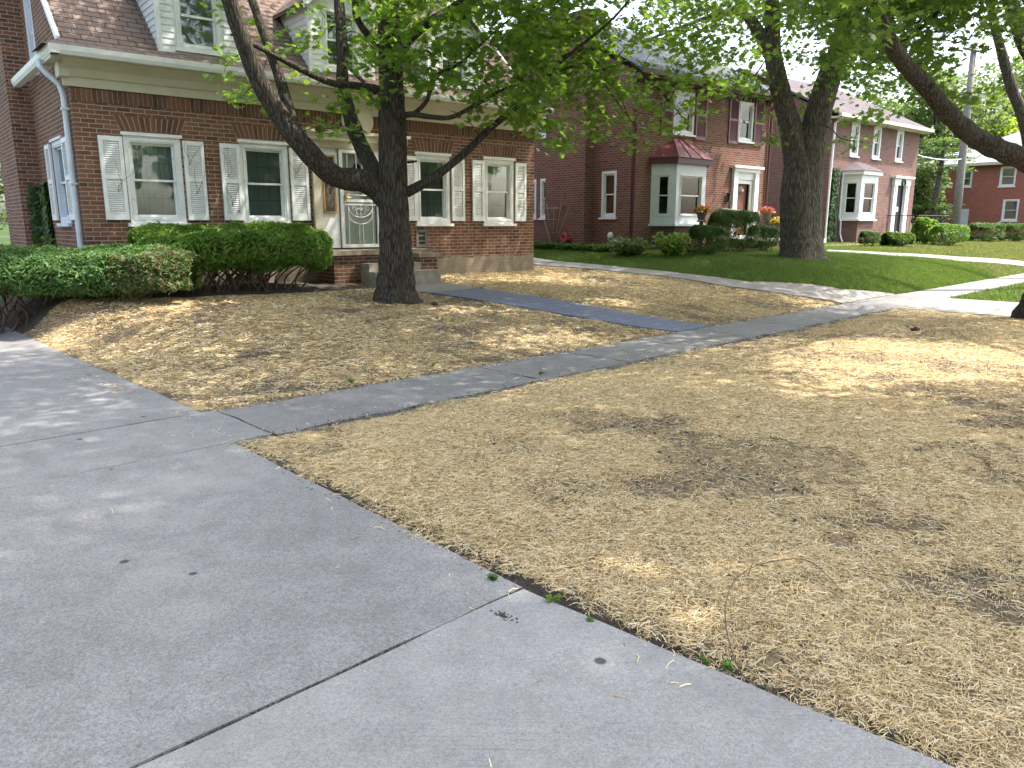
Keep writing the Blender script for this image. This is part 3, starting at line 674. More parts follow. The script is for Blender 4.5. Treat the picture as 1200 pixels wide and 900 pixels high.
c = MB(); c.lathe((0,0,0), [(.0,.0),(.14,.0),(.14,.012),(0,.014)], 28); c.v = [(x*.85+4.78, .098-z, 2.52+y*1.6) for x, y, z in c.v]; obj('oval_light', c, DARK, dr)
c = MB(); c.ring(4.36,5.20,1.16,2.98,.065,-.02,.02); sd_ = obj('storm_door', c, WHITE, h1)
c = MB(); r_ = .007
c.box(4.42,5.14,-.012,.004,2.02,2.07); c.box(4.42,5.14,-.012,.004,1.96,1.985); c.box(4.42,5.14,-.012,.004,2.14,2.16)
for x in (4.52, 5.04): c.bar((x,-.004,1.22),(x,-.004,1.97),r_)
for x in (4.74, 4.82): c.bar((x,-.004,1.22),(x,-.004,1.62),r_)
for x in (4.53, 4.72, 4.84, 5.03): c.bar((x,-.004,2.15),(x,-.004,2.92),r_)
for (rr, zc) in ((.26,1.93),(.26,1.80)): c.tube([(4.78+rr*cos(t_), -.004, zc+rr*.75*sin(t_)) for t_ in np.linspace(pi,2*pi,16)], [r_]*16, 5)
for k in (-1, 1):
    c.tube([(4.78+k*(.05+.05*cos(t_)), -.006, 1.84+.06*sin(t_)) for t_ in np.linspace(-pi/2, pi*1.2, 14)], [.006]*14, 5)
    c.tube([(4.78+k*(.14+.035*cos(t_)), -.006, 1.90+.035*sin(t_)) for t_ in np.linspace(-pi/2, pi*1.4, 12)], [.006]*12, 5)
c.bar((4.78,-.006,1.72),(4.78,-.006,1.95),.008)
obj('security_grille', c, VINYL, sd_)
obj('storm_pane', MB().box(4.42,5.14,.006,.012,1.22,2.92), GLASSC, sd_)
c = MB(); c.box(4.435,4.475,-.045,-.02,2.04,2.16); c.bar((4.455,-.045,2.10),(4.455,-.09,2.10),.01); c.bar((4.455,-.09,2.10),(4.54,-.09,2.10),.009); obj('door_handle', c, BRASS, sd_)
b = NB('lit_lamp'); b.b.inputs['Emission Color'].default_value = (1,.93,.8,1); b.b.inputs['Emission Strength'].default_value = 2.2; b.done((.8,.8,.75), .4)
c = MB(); c.lathe((0,0,0), [(.0,-.05),(.05,-.045),(.075,-.02),(.08,.0),(.06,.035),(0,.045)], 20); c.v = [(4.80+x*1.25, -.15+y*.6, 3.05+z*.8) for x, y, z in c.v]
obj('porch_light', c, b.m, h1, smooth=True)
obj('light_bracket', MB().box(4.74,4.86,-.12,-.03,3.09,3.118), WHITE, h1)
# porch
c = MB(); c.box(3.80,5.85,-.72,-.003,.3,1.045); obj('porch_base', c, BR1N, h1)
c = MB(); c.box(3.76,5.90,-.78,-.002,1.048,1.13); obj('porch_slab', c, CAP, h1)
c = MB(); c.box(4.3,5.42,-1.10,-.785,.3,.90); obj('step', c, STEP, h1); c = MB(); c.box(4.22,5.62,-1.46,-1.103,.3,.76); obj('step', c, STEP, h1)
c = MB(); c.box(5.45,5.85,-1.02,-.785,.3,.98); obj('porch_pier', c, BR1N, h1)
c = MB(); c.box(5.42,5.90,-1.06,-.783,.983,1.06); obj('pier_cap', c, CAP, h1)
c = MB(); c.ring(6.02,6.30,1.14,1.50,.06,-.02,.03)
for z in (1.25,1.36): c.box(6.08,6.24,-.018,.028,z,z+.03)
c.box(6.03,6.29,.031,.04,1.15,1.49); v_ = obj('vent_block', c, TIMBER, h1); obj('vent_hole', MB().box(6.085,6.235,-.008,.025,1.20,1.44), DARK, v_)

# ================================================================== HOUSE 2
h2 = empty('brick_house', (3.42, 22.55, 0), 'dark brick two storey house with burgundy bay roof and burgundy shutters', 'house', HA, 'brick houses on the street')
W2, D2 = 6.95, 8.6
f2 = [(5.12,5.93,4.27,5.50), (1.80,2.78,4.27,5.50), (5.02,6.22,1.1,3.30)]
m = MB(); wall(m, F, 0, W2, .4, lambda u: 5.85, f2 + [(1.0,3.2,1.7,3.3)])
l2 = [(.56,1.16,1.80,3.14), (3.45,3.90,1.80,3.05), (4.10,4.65,1.80,3.05), (3.25,4.0,4.35,5.5)]
g2 = lambda y: 5.8 + .52 * min(y, D2 - y)
wall(m, Lf, 0, D2, .4, g2, l2, brk=(D2/2,)); wall(m, Rt(W2), 0, D2, .4, g2, [], brk=(D2/2,)); wall(m, Bk(D2), 0, W2, .4, lambda u: 5.8, [])
obj('wall', m, BR2, h2)
obj('interior_floor', MB().box(.26,W2-.26,.26,D2-.26,1.0,1.1), DARK, h2)
window(h2, (5.12,.03,4.27), 0, .81, 1.23, .09, None, GLASSD, CURTD); window(h2, (1.80,.03,4.27), 0, .98, 1.23, .09, None, GLASSD, CURTD)
for x in (4.55, 5.97): shutter(h2, (x,-.004,4.15), 0, .52, 1.42, BURGS)
for x in (1.22, 2.84): shutter(h2, (x,-.004,4.15), 0, .54, 1.42, BURGS)
for (a, b_, z0, z1) in l2: window(h2, (.03, b_, z0), -pi/2, b_-a, z1-z0, .09, None, GLASSD, CURTD)
c = MB(); c.box(-.36,-.001,1.52,3.25,.3,7.5); c.box(-.42,.35,1.46,3.31,7.5,7.65); obj('chimney', c, BR2, h2)
c = MB(); slabroof(c, [(-.42,5.80),(D2/2,8.28)], -.12, W2+.15, .08); slabroof(c, [(D2+.4,5.80),(D2/2+.001,8.278)], -.12, W2+.15, .08); obj('roof', c, SH2, h2)
c = MB(); c.box(-.14,W2+.16,-.40,0,5.62,5.70); c.box(-.16,W2+.2,-.52,-.40,5.67,5.80)
x = 0
while x < W2: c.box(x, x+.07, -.06, -.002, 5.50, 5.618); x += .17
obj('gutter', c, BURGD, h2)
c = MB(); pts = [(.06,-.45,5.7),(.06,-.3,5.55),(.06,-.07,5.4),(.06,-.06,3.),(.06,-.06,.7)]; c.tube(pts, [.045]*5, 8); obj('downspout', c, BURGD, h2)
c = MB(); pts = [(W2-.06,-.45,5.7),(W2-.06,-.3,5.55),(W2-.06,-.07,5.4),(W2-.06,-.06,3.),(W2-.06,-.06,.7)]; c.tube(pts, [.045]*5, 8); obj('downspout', c, BURGD, h2)
def bay(par, P, z0, z1, fmat, roofmat, ztop, base, rz0, wspec, seams=True, trim=BURGD):
    """P: four plan points from wall to wall"""
    m = MB(); lo_ = .16
    pts = [np.array(p, float) for p in P]
    body = None
    for i in range(3):
        a, b_ = pts[i], pts[i+1]; L_ = float(np.linalg.norm(b_-a)); d = (b_-a)/L_; n_ = np.array([-d[1], d[0]])  # inwards
        Pm = lambda u, dd, z, a=a, d=d, n_=n_: (*(a + d*u + n_*dd), z)
        mg = wspec[i]; wall(m, Pm, 0, L_, z0, lambda u: z1, [(mg, L_-mg, z0+.20, z1-.28)], .08)
    m.add([(*p, z0) for p in pts], [(0,1,2,3)]); m.add([(*p, z1) for p in pts], [(3,2,1,0)])
    body = obj('bay', m, fmat, par)
    for i in range(3):
        a, b_ = pts[i], pts[i+1]; L_ = float(np.linalg.norm(b_-a)); d = (b_-a)/L_; ang_ = math.atan2(d[1], d[0]); n_ = np.array([-d[1], d[0]]); mg = wspec[i]
        o_ = a + d*mg + n_*.02
        q = window(par, (float(o_[0]), float(o_[1]), z0+.20), ang_, L_-2*mg, z1-z0-.48, .055, None, GLASSD, wspec[3+i], sill=False)
        q['label'] = 'bay window sash with dark glass' if wspec[3+i] is not CURTG else 'bay window with green curtain'
    def off(dd):
        c_ = (pts[0]+pts[3])/2; out = []
        for k, p in enumerate(pts):
            v = p - c_; s_ = np.array([dd if v[0] > 0 else -dd, -dd if k in (1,2) else 0]); out.append(p + s_)
        return out
    sl_ = MB(); q = off(.07); sl_.add([(*p, z0-.07) for p in q]+[(*p, z0-.002) for p in q], [(0,1,2,3)[::-1],(4,5,6,7),(0,1,5,4),(1,2,6,5),(2,3,7,6),(3,0,4,7)]); obj('bay_sill', sl_, fmat, body)
    if base: bs = MB(); q = off(-.04); bs.add([(*p, .45) for p in q]+[(*p, z0-.072) for p in q], [(0,1,5,4),(1,2,6,5),(2,3,7,6)]); obj('bay_base', bs, base, body)
    fc = MB(); q = off(.12); fc.add([(*p, z1+.002) for p in q]+[(*p, z1+.17) for p in q], [(0,1,2,3)[::-1],(4,5,6,7),(0,1,5,4),(1,2,6,5),(2,3,7,6),(3,0,4,7)]); obj('bay_fascia', fc, trim, body)
    rf = MB(); q = off(.17); t0 = np.array([pts[0][0]*.62+pts[3][0]*.38, -.001]); t1 = np.array([pts[0][0]*.38+pts[3][0]*.62, -.001]); zr = z1+.17
    rf.add([(*q[0],zr),(*q[1],zr),(*q[2],zr),(*q[3],zr),(*t0,ztop),(*t1,ztop)], [(0,1,4),(1,2,5,4),(2,3,5),(0,4,5,3),(3,2,1,0)])
    r_ = obj('bay_roof', rf, roofmat, body)
    if seams:
        sm_ = MB()
        def seam(a, b_): sm_.bar((a[0],a[1]-.004,a[2]+.012), (b_[0],b_[1]-.004,b_[2]+.012), .012, n=4)
        seam((*q[1],zr),(*t0,ztop)); seam((*q[2],zr),(*t1,ztop)); seam((*t0,ztop),(*t1,ztop))
        for f_ in (.33,.66): e = q[1]*(1-f_)+q[2]*f_; t_ = t0*(1-f_)+t1*f_; seam((*e,zr),(*t_,ztop))
        e = (q[0]+q[1])/2; seam((*e,zr),((t0[0]+q[0][0])/2+.1,-.02,(zr+ztop)/2)); obj('standing_seams', sm_, roofmat, r_)
    return body
BAYW = simple('bay_paint', (.66,.70,.71), .45, .05, 4)
bay(h2, [(.88,0),(1.28,-.62),(2.68,-.62),(3.35,0)], 1.62, 3.33, BAYW, BURG, 4.12, BR2, 0, [.16,.16,.14,DARK,DARK,DARK])  # dark sheets behind these panes stand in for the unlit room
c = MB(); c.box(4.90,5.12,-.10,.02,1.12,3.28); c.box(6.12,6.34,-.10,.02,1.12,3.28); c.box(4.90,6.34,-.12,.02,3.283,3.40); c.box(4.78,6.46,-.20,.02,3.403,3.48); c.box(5.12,6.12,-.03,.02,3.05,3.28)
obj('door_surround', c, WHITE, h2)
c = MB(); c.box(5.3,5.96,.12,.17,1.12,3.02); d_ = obj('door', c, DOORB, h2); c = MB(); c.lathe((0,0,0), [(.0,.0),(.16,.0),(.16,.012),(0,.014)], 20); c.v = [(x+5.63, .118-z, 2.72+y*.7) for x, y, z in c.v]; obj('door_light', c, GLASS, d_)
c = MB(); c.ring(5.16,6.10,1.12,3.04,.12,.0,.05); obj('storm_door', c, WHITE, h2)
c = MB(); c.box(4.62,4.74,-.14,-.004,2.32,2.36); c.box(4.63,4.73,-.15,-.05,2.36,2.56); c.box(4.60,4.76,-.17,-.03,2.56,2.60); obj('wall_lantern', c, BLACK, h2)
c = MB(); c.box(4.45,4.78,-.10,-.003,1.62,1.80); obj('mailbox', c, BLACK, h2)
c = MB(); c.box(4.3,6.7,-1.5,-.003,.4,1.08); obj('porch', c, BR2, h2); c = MB(); c.box(4.25,6.75,-1.55,-.002,1.083,1.14); obj('porch_slab', c, CONC_WARM, h2)
c = MB(); c.bar((4.35,-1.45,1.14),(4.35,-1.45,1.95),.022); c.bar((4.35,-.05,1.14),(4.35,-.05,2.1),.022); c.bar((4.35,-1.45,1.95),(4.35,-.05,2.1),.03); obj('handrail', c, WHITE, h2)
def disc(cx, cz, r_, d, y=0): 
    q = MB(); q.lathe((0,0,0), [(0,0),(r_,0),(r_*.9,d*.7),(r_*.5,d),(0,d)], 16); return q
c = disc(0,0,.11,.08); c.v = [(-z, .55+x*.9+.18, 1.27+y) for x, y, z in c.v]; obj('vent_cap', c, WHITE, h2)
c = MB(); c.box(-.46,-.362,2.05,2.45,1.12,1.20); c.tube([(-.47,2.25+.11*cos(t_),1.2+.11*sin(t_)) for t_ in np.linspace(0,2*pi,13)], [.045]*13, 6); obj('hose_reel', c, TERRA, h2)
def glassblock(par, y0, y1, z0, z1):
    m = MB(); m.box(-.02,.0,y0,y1,z0,z1); o = obj('basement_window', m, WHITE, par); n = MB()
    for i in range(3):
        a = y0+.03+(y1-y0-.06)*i/3; n.box(-.035,-.022,a+.01,a+(y1-y0-.06)/3-.01,z0+.03,z1-.03)
    obj('glass_blocks', n, SIDING, o)
glassblock(h2, .4,1.1,.76,.98); 
c = MB(); c.box(-.382,-.362,2.9,3.2,.75,.95)
obj('basement_vent', c, SIDING, h2)

# ================================================================== HOUSE 3
h3 = empty('brick_house', (13.25, 33.0, 0), 'rose brick two storey house with narrow upper windows and green curtain in its bay', 'house', HA, 'brick houses on the street')
W3, D3 = 8.4, 9.
f3 = [(1.70,2.42,4.50,5.88), (3.72,4.45,4.50,5.88), (6.00,6.70,4.50,5.88), (6.15,7.45,1.2,3.66), (1.7,3.3,1.9,3.5)]
m = MB(); wall(m, F, 0, W3, .4, lambda u: 6.1, f3)
g3 = lambda y: 6.05 + .50 * min(y, D3 - y)
wall(m, Lf, 0, D3, .4, g3, [(3.2,4.0,4.2,5.5)], brk=(D3/2,)); wall(m, Rt(W3), 0, D3, .4, g3, [], brk=(D3/2,)); wall(m, Bk(D3), 0, W3, .4, lambda u: 6.05, []); obj('wall', m, BR3, h3)
obj('interior_floor', MB().box(.26,W3-.26,.26,D3-.26,1.0,1.1), DARK, h3)
for (a,b_,z0,z1) in f3[:3]:
    window(h3, (a,.02,z0), 0, b_-a, z1-z0, .12, None, GLASSD, CURTD)
window(h3, (.03,4.0,4.2), -pi/2, .8, 1.3, .09, None, GLASSD, CURTD)
bay(h3, [(1.30,0),(1.55,-.72),(3.05,-.72),(3.7,0)], 1.82, 3.68, WHITE, SH3, 4.28, BR3, 0, [.12,.22,.10,CURT,CURTG,CURT], seams=False, trim=WHITE)
c = MB(); slabroof(c, [(-.42,6.06),(D3/2,8.5)], -.2, W3+.3, .1); slabroof(c, [(D3+.4,6.06),(D3/2+.001,8.498)], -.2, W3+.3, .1); obj('roof', c, SH3, h3)
c = MB(); c.box(-.2,W3+.3,-.40,0,5.88,5.95); c.box(-.22,W3+.32,-.52,-.40,5.92,6.06); obj('gutter', c, CREAM, h3)
c = MB(); c.box(6.0,6.35,-.12,.02,1.2,3.4); c.box(7.25,7.6,-.12,.02,1.2,3.4); c.box(5.95,7.65,-.15,.02,3.403,3.72); c.box(5.80,7.80,-.26,.02,3.723,3.82); c.box(6.1,6.25,-.16,-.12,3.1,3.4); c.box(7.35,7.5,-.16,-.12,3.1,3.4)
sr = obj('door_surround', c, WHITE, h3)
c = MB(); c.box(6.38,7.22,.05,.10,1.22,3.38); 
d_ = obj('door', c, BLACK, h3); obj('door_plate', MB().box(6.7,6.95,.03,.048,2.2,2.42), SIDING, d_)
c = MB(); c.tube([(6.8+.16*cos(t_), -.18, 3.5+.16*sin(t_)) for t_ in np.linspace(0,2*pi,17)], [.05]*17, 6); obj('wreath', c, IVYM, h3)
c = MB(); c.tube([(.1,-.45,5.95),(.1,-.1,5.7),(.1,-.06,3.),(.1,-.06,1.),(-.15,-.2,.7),(-.5,-.5,.62)], [.05]*6, 8); obj('downspout', c, WHITE, h3)
c = MB(); c.tube([(1.16,-.1,3.7),(1.16,-.06,3.5),(1.16,-.06,1.9),(1.2,-.12,1.7),(1.2,-.14,1.2),(1.22,-.3,.7)], [.04]*6, 8); obj('downspout', c, SIDING, h3)
c = MB(); c.box(5.6,9.0,-1.5,-.003,.4,1.12); obj('porch', c, BR3, h3); c = MB(); c.box(5.55,9.05,-1.56,-.002,1.123,1.2); obj('porch_slab', c, CONC_WARM, h3)
for k in range(3): c = MB(); c.box(9.06+.35*k,9.41+.35*k,-1.4,-.2,.4,1.06-.14*k); obj('step', c, STEP, h3)
c = MB()
for y in (-1.5,):
    c.bar((5.6,y,2.0),(9.0,y,2.0),.02); c.bar((5.6,y,1.3),(9.0,y,1.3),.012); x = 5.6
    while x < 9.01: c.bar((x,y,1.2),(x,y,2.0),.011 if (x*10)%11 > 1 else .02, n=4); x += .13
c.bar((5.6,-1.5,2.0),(5.6,-.05,2.0),.02); y = -1.4
while y < 0: c.bar((5.6,y,1.2),(5.6,y,2.0),.011, n=4); y += .13
c.bar((9.0,-1.5,2.0),(10.1,-1.5,1.6),.02); c.bar((10.1,-1.5,.7),(10.1,-1.5,1.6),.02); obj('railing', c, BLACK, h3)
# side wing with roof terrace
m = MB(); wall(m, lambda u,d,z: (u, 1.6+d, z), W3+.003, 11.6, .4, lambda u: 3.7, [(9.2,10.9,1.2,3.25)]); wall(m, lambda u,d,z: (11.6-d,u,z), 1.6, 7, .4, lambda u: 3.7, []); wall(m, lambda u,d,z: (u,7-d,z), W3+.003, 11.6, .4, lambda u: 3.7, []); m.box(W3+.003,11.6,1.86,6.9,3.6,3.69)
wg = obj('side_wing', m, BR3, h3)
c = MB(); c.box(9.22,9.45,1.57,1.7,1.2,3.23); c.box(10.65,10.88,1.57,1.7,1.2,3.23); c.box(9.45,10.65,1.57,1.7,2.98,3.23); c.box(9.45,10.65,1.66,1.72,1.2,2.98); c.box(8.9,11.2,1.5,1.6,3.26,3.42); obj('wing_door', c, WHITE, wg)
obj('pane', MB().box(9.7,10.4,1.64,1.655,1.9,2.85), GLASS, wg)
c = MB(); x = W3+.05; c.box(W3+.01,11.6,1.62,1.68,4.42,4.5)
while x < 11.5: c.box(x,x+.14,1.63,1.66,3.72,4.42); x += .22
obj('terrace_fence', c, TIMBER, wg)

# ================================================================== HOUSE 4
h4 = empty('brick_house', (26.4, 50.0, 0), 'bright red brick house with pale grey hip roof, farthest right', 'house', HA, 'brick houses on the street')
w4 = [(-1.25,-.45,3.85,4.85), (-2.65,-1.85,3.85,4.85), (-5.0,-4.15,3.80,4.95), (-5.35,-4.5,1.80,3.05), (-2.7,-1.9,.9,2.55), (-1.3,-.75,1.5,2.4)]
m = MB(); wall(m, Lf, -8.5, .3, .3, lambda u: 5.25, w4); 
wall(m, lambda u,d,z: (u,-8.5+d,z), 0, 9, .3, lambda u: 5.25, [(1.5,2.5,3.8,4.95),(6,7,3.8,4.95),(1.5,3.2,1.6,3.05)]); wall(m, lambda u,d,z: (u,.3-d,z), 0, 9, .3, lambda u: 5.25, []); wall(m, lambda u,d,z: (9-d,u,z), -8.5, .3, .3, lambda u: 5.25, []); obj('wall', m, BR4, h4)
for (a,b_,z0,z1) in w4[:4]: window(h4, (.03,b_,z0), -pi/2, b_-a, z1-z0, .09, None, GLASS, BLIND, blind=True)
window(h4, (.03,-.75,1.5), -pi/2, .55, .9, .09, None, GLASS, BLIND, blind=True)
for (a,b_,z0,z1) in [(1.5,2.5,3.8,4.95),(6,7,3.8,4.95),(1.5,3.2,1.6,3.05)]: window(h4, (a,-8.47,z0), 0, b_-a, z1-z0, .09, None, GLASSD, CURTD)
c = MB(); c.box(.02,.10,-2.69,-1.91,.9,2.54); d_ = obj('door', c, WHITE, h4)
c = MB()
for q in range(5): y = -2.62+q*.16; c.box(.0,.018,y,y+.02,1.0,2.45)
for q in range(5): z = 1.1+q*.3; c.box(.0,.016,-2.62,-1.98,z,z+.02)
obj('security_grille', c, STEEL, d_)
c = MB(); e = .45; A = [(-e,-8.5-e,5.22),(9+e,-8.5-e,5.22),(9+e,.3+e,5.22),(-e,.3+e,5.22)]; Rg = [(4.5,-4.7,7.35),(4.5,-3.5,7.35)]
c.add(A+Rg, [(0,1,4),(1,2,5,4),(2,3,5),(3,0,4,5),(3,2,1,0)]); obj('roof', c, SH4, h4)
c = MB(); c.ring(-e-.03,9+e+.03,-8.5-e-.03,.3+e+.03,.1,0,1); c.v = [(x, z_, 5.06+y*.17) for x, y, z_ in c.v]; obj('gutter', c, CREAM, h4)

# ------------------------------------------------------------------ plants
def rnd_dirs(n): v = rng.normal(size=(n,3)); return v/np.linalg.norm(v, axis=1)[:,None]
MAPLE = np.array([(0,-.5),(.10,-.18),(.34,-.30),(.27,-.10),(.52,.02),(.28,.14),(.36,.38),(.14,.26),(0,.56),(-.14,.26),(-.36,.38),(-.28,.14),(-.52,.02),(-.27,-.10),(-.34,-.30),(-.10,-.18)])
OVAL = np.array([(0,-.5),(.22,-.25),(.27,.05),(.14,.35),(0,.5),(-.14,.35),(-.27,.05),(-.22,-.25)])
NEED = np.array([(-.09,-.5),(.09,-.5),(.11,.1),(0,.5),(-.11,.1)])
CLUMP = np.array([(0,-.5),(.2,-.28),(.5,-.2),(.33,.05),(.45,.4),(.1,.3),(-.2,.5),(-.28,.15),(-.5,.0),(-.3,-.25)])
def leaves(name, pts, size, shape, mat, parent=None, flat=.45, up=None, droop=.25, loc=(0,0,0)):
    n = len(pts); N = rnd_dirs(n); N[:,2] = np.abs(N[:,2]); N = N*(1-flat) + np.array([0,0,1.])*flat if up is None else N*(1-flat) + up*flat
    N /= np.linalg.norm(N, axis=1)[:,None]+1e-9
    t = rnd_dirs(n); U = np.cross(N, t); U /= np.linalg.norm(U, axis=1)[:,None]+1e-9; Vv = np.cross(N, U)
    if np.isscalar(size): size = size * rng.uniform(.65, 1.25, n)
    S2 = shape[None,:,:] * size[:,None,None]
    bend = (np.abs(shape[:,0])**1.5)[None,:] * size[:,None] * droop
    W = pts[:,None,:] + U[:,None,:]*S2[:,:,0:1] + Vv[:,None,:]*S2[:,:,1:2] - N[:,None,:]*bend[:,:,None]
    return obj(name, npmesh(name, W, len(shape)), mat, parent, loc)
def smooth(P, k=4):
    P = np.array(P, float); out = []
    Q = np.vstack([2*P[0]-P[1], P, 2*P[-1]-P[-2]])
    for i in range(1, len(Q)-2):
        for j in range(k):
            t = j/k; a, b_, c, d = Q[i-1], Q[i], Q[i+1], Q[i+2]
            out.append(.5*((2*b_)+(-a+c)*t+(2*a-5*b_+4*c-d)*t*t+(-a+3*b_-3*c+d)*t**3))
    out.append(P[-1]); return np.array(out)
class Wood:
    def __init__(s): s.mb = MB(); s.nodes = []; s.rad = []; s.scale = 1.
    def limb(s, P, r, n=10, k=5, flute=0., flare=0., lump=.05, node=True):
        P3 = smooth(P, k); r = [q*s.scale for q in r]; rr = np.interp(np.linspace(0,1,len(P3)), np.linspace(0,1,len(r)), r); ph = random.random()*6
        wob = [1+lump*sin(i*1.7+ph)*random.uniform(.3,1) for i in range(len(P3))]
        z0 = P3[0][2]
        def fl(i, th):
            h_ = P3[i][2]-z0; e = math.exp(-max(h_,0)/.28)
            return wob[i]*(1 + flute*(sin(3*th+ph)+.6*sin(5*th+2*ph+i*.15)+.35*sin(9*th+i*.3)) + flare*e*(.5+.55*max(0,sin(5*th+ph))**1.0+.25*sin(3*th)))
        s.mb.tube(P3, rr, n, fl if (flute or flare) else (lambda i, th: wob[i]))
        if node: s.nodes += [tuple(p) for p in P3]; s.rad += list(rr)
        return P3
    def twigs(s, centres, r0=.012, maxd=3.0, seg=4, rnode=None):
        A = np.array(s.nodes); RR = np.array(s.rad); new = []
        order = np.argsort([np.min(np.linalg.norm(A-c, axis=1)) for c in centres])
        for oi in order:
            c = centres[oi]
            d = np.linalg.norm(A-c, axis=1) + np.where(RR > .14, .8, 0); j = int(np.argmin(d)); p = A[j]; L_ = np.linalg.norm(c-p)
            if L_ > maxd or L_ < .05: continue
            mid = (p+c)/2 + np.array([0,0,.10*L_]) + rng.normal(size=3)*.05*L_
            r1 = min(RR[j]*.7, r0 + .006*L_)
            Q = smooth([p, mid, c], 3); s.mb.tube(Q, np.linspace(r1, .003, len(Q)), 5, cap=False)
            A = np.vstack([A, Q[2:]]); RR = np.append(RR, [r1*.6]*(len(Q)-2))
def sprays(centres, per, rad, flatz=.35):
    C_ = np.repeat(np.array(centres), per, axis=0); d = rng.normal(size=C_.shape)*rad*.55; d[:,2] *= flatz
    d[:,2] -= (d[:,0]**2+d[:,1]**2)*.25
    return C_ + d
def in_frame_region(n, x0, x1, top, bottom, Y0, Y1, dens=None):
    out = []
    while len(out) < n:
        px = random.uniform(x0, x1); t_ = top(px) if callable(top) else top; bt = bottom(px)
        if bt <= t_: continue
        py = random.uniform(t_, bt)
        if random.random() > (bt-t_)/260.: continue
        if dens and random.random() > dens(px, py): continue
        out.append(at(px, py, random.uniform(Y0, Y1)))
    return out
def interp(tab): xs = [t[0] for t in tab]; ys = [t[1] for t in tab]; return lambda x: float(np.interp(x, xs, ys))
def ellipsoid(n, c, r, zmin, shell=.55, seed=0):
    out = []
    while len(out) < n:
        v = rng.normal(size=3); v /= np.linalg.norm(v); q = rng.uniform(shell, 1)**.7
        lump = .82 + .3*vnoise(v[0]*2.3+5, v[1]*2.3+v[2]*1.7+5, seed)
        p = np.array(c) + v*np.array(r)*q*lump
        if p[2] > zmin: out.append(p)
    return out
SUNV = np.array([sin(SUN_AZ)*cos(SUN_EL), cos(SUN_AZ)*cos(SUN_EL), sin(SUN_EL)])
GAPS = []
for px, py, a_, b_ in ((300,345,2.3,.42),(230,352,1.2,.4),(100,375,.8,.35),(640,326,1.7,.40),(560,360,.9,.3),(980,408,1.5,.30),(1120,418,1.5,.35),(1010,440,1.3,.32),(1180,425,1.0,.45),(1070,337,1.3,.5),(1120,325,1.6,.5),(870,318,1.5,.3),(1120,350,1.6,.25),(980,350,1.2,.2),(620,395,.9,.2),(700,355,.9,.25)):
    g_ = gnd(px, py); s_, t_ = w2st(g_[0], g_[1]); GAPS.append((s_, t_, a_, b_, g_[2]))
for a_, b_, r1, r2 in ((-1.5,-1.6,1.6,.6),(.2,-1.5,1.2,.5),(2.0,-.9,1.9,.6)):
    x_, y_ = -6.6+a_*cos(HA)-b_*sin(HA), 12+a_*sin(HA)+b_*cos(HA); GAPS.append((*w2st(x_, y_), r1, r2, 1.4))
def gap(p):                       # holes in the canopies where the sun comes through in broad patches
    for s_, t_, a_, b_, z_ in GAPS:
        k = (p[2]-z_)/SUNV[2]; s1, t1 = w2st(p[0]-SUNV[0]*k, p[1]-SUNV[1]*k)
        if ((s1-s_)/(a_+.35))**2 + ((t1-t_)/(b_+.35))**2 < 1: return True
    return False
def inview(p, mg=20, ymax=640):
    f = p[1]*Cp - (p[2]-EYE)*Sp
    if f < .2: return False
    x = 600+890*p[0]/f; y = 450-890*(p[1]*Sp+(p[2]-EYE)*Cp)/f
    return -mg < x < 1200+mg and -mg < y < ymax

# ---- tree 1: maple in the straw lawn
g1 = gnd(463, 352); Y1 = g1[1]
t1 = empty('maple_tree', g1, 'maple with dark forked trunk in the straw lawn before the nearest house', 'tree', 0, 'street and lawn trees'); o1 = np.array(g1)
wd = Wood(); A = lambda *q: at(*q); wd.scale = Y1/11.
wd.limb([(g1[0],g1[1],g1[2]-.12), (g1[0],g1[1],g1[2]+.12), A(464,300,Y1), A(461,230,Y1), A(460,150,Y1), A(458,90,Y1), A(455,20,Y1), A(452,-100,Y1+.2), A(448,-260,Y1+.3), A(450,-420,Y1+.2)], [.31,.262,.235,.205,.19,.165,.15,.12,.09,.05], 32, 8, .025, .6, .05)
wd.limb([A(458,240,Y1), A(432,214,Y1-.1), A(392,206,Y1-.35), A(356,172,Y1-.6), A(326,132,Y1-.7), A(302,90,Y1-.8), A(284,45,Y1-.9), A(269,0,Y1-1.), A(248,-80,Y1-1.2), A(225,-200,Y1-1.3)], [.15,.165,.145,.14,.125,.115,.10,.095,.07,.03], 14, 6, .03)
wd.limb([A(346,158,Y1-.6), A(334,112,Y1-.5), A(319,66,Y1-.4), A(304,25,Y1-.3), A(290,-20,Y1-.2), A(270,-120,Y1), A(255,-220,Y1+.3)], [.08,.072,.065,.058,.05,.035,.015], 10)
wd.limb([A(455,225,Y1), A(430,185,Y1+.2), A(413,145,Y1+.4), A(402,100,Y1+.5), A(401,60,Y1+.6), A(397,0,Y1+.8), A(388,-90,Y1+1.1), A(380,-220,Y1+1.4)], [.12,.115,.11,.085,.085,.075,.05,.02], 12)
wd.limb([A(456,108,Y1), A(428,102,Y1-.1), A(388,97,Y1-.3), A(350,80,Y1-.5), A(306,57,Y1-.8), A(270,40,Y1-1.)], [.06,.055,.045,.038,.03,.012], 8)
wd.limb([A(476,226,Y1), A(508,208,Y1+.1), A(545,179,Y1+.3), A(575,150,Y1+.5), A(604,126,Y1+.7), A(632,97,Y1+.9), A(662,66,Y1+1.2), A(700,58,Y1+1.5), A(740,75,Y1+1.7), A(775,108,Y1+1.9), A(800,138,Y1+2.)], [.075,.06,.055,.048,.043,.036,.03,.026,.022,.016,.008], 8)
wd.limb([A(576,149,Y1+.5), A(610,117,Y1+.4), A(646,82,Y1+.3), A(672,60,Y1+.2), A(720,20,Y1), A(760,-30,Y1)], [.035,.03,.026,.024,.018,.01], 7)
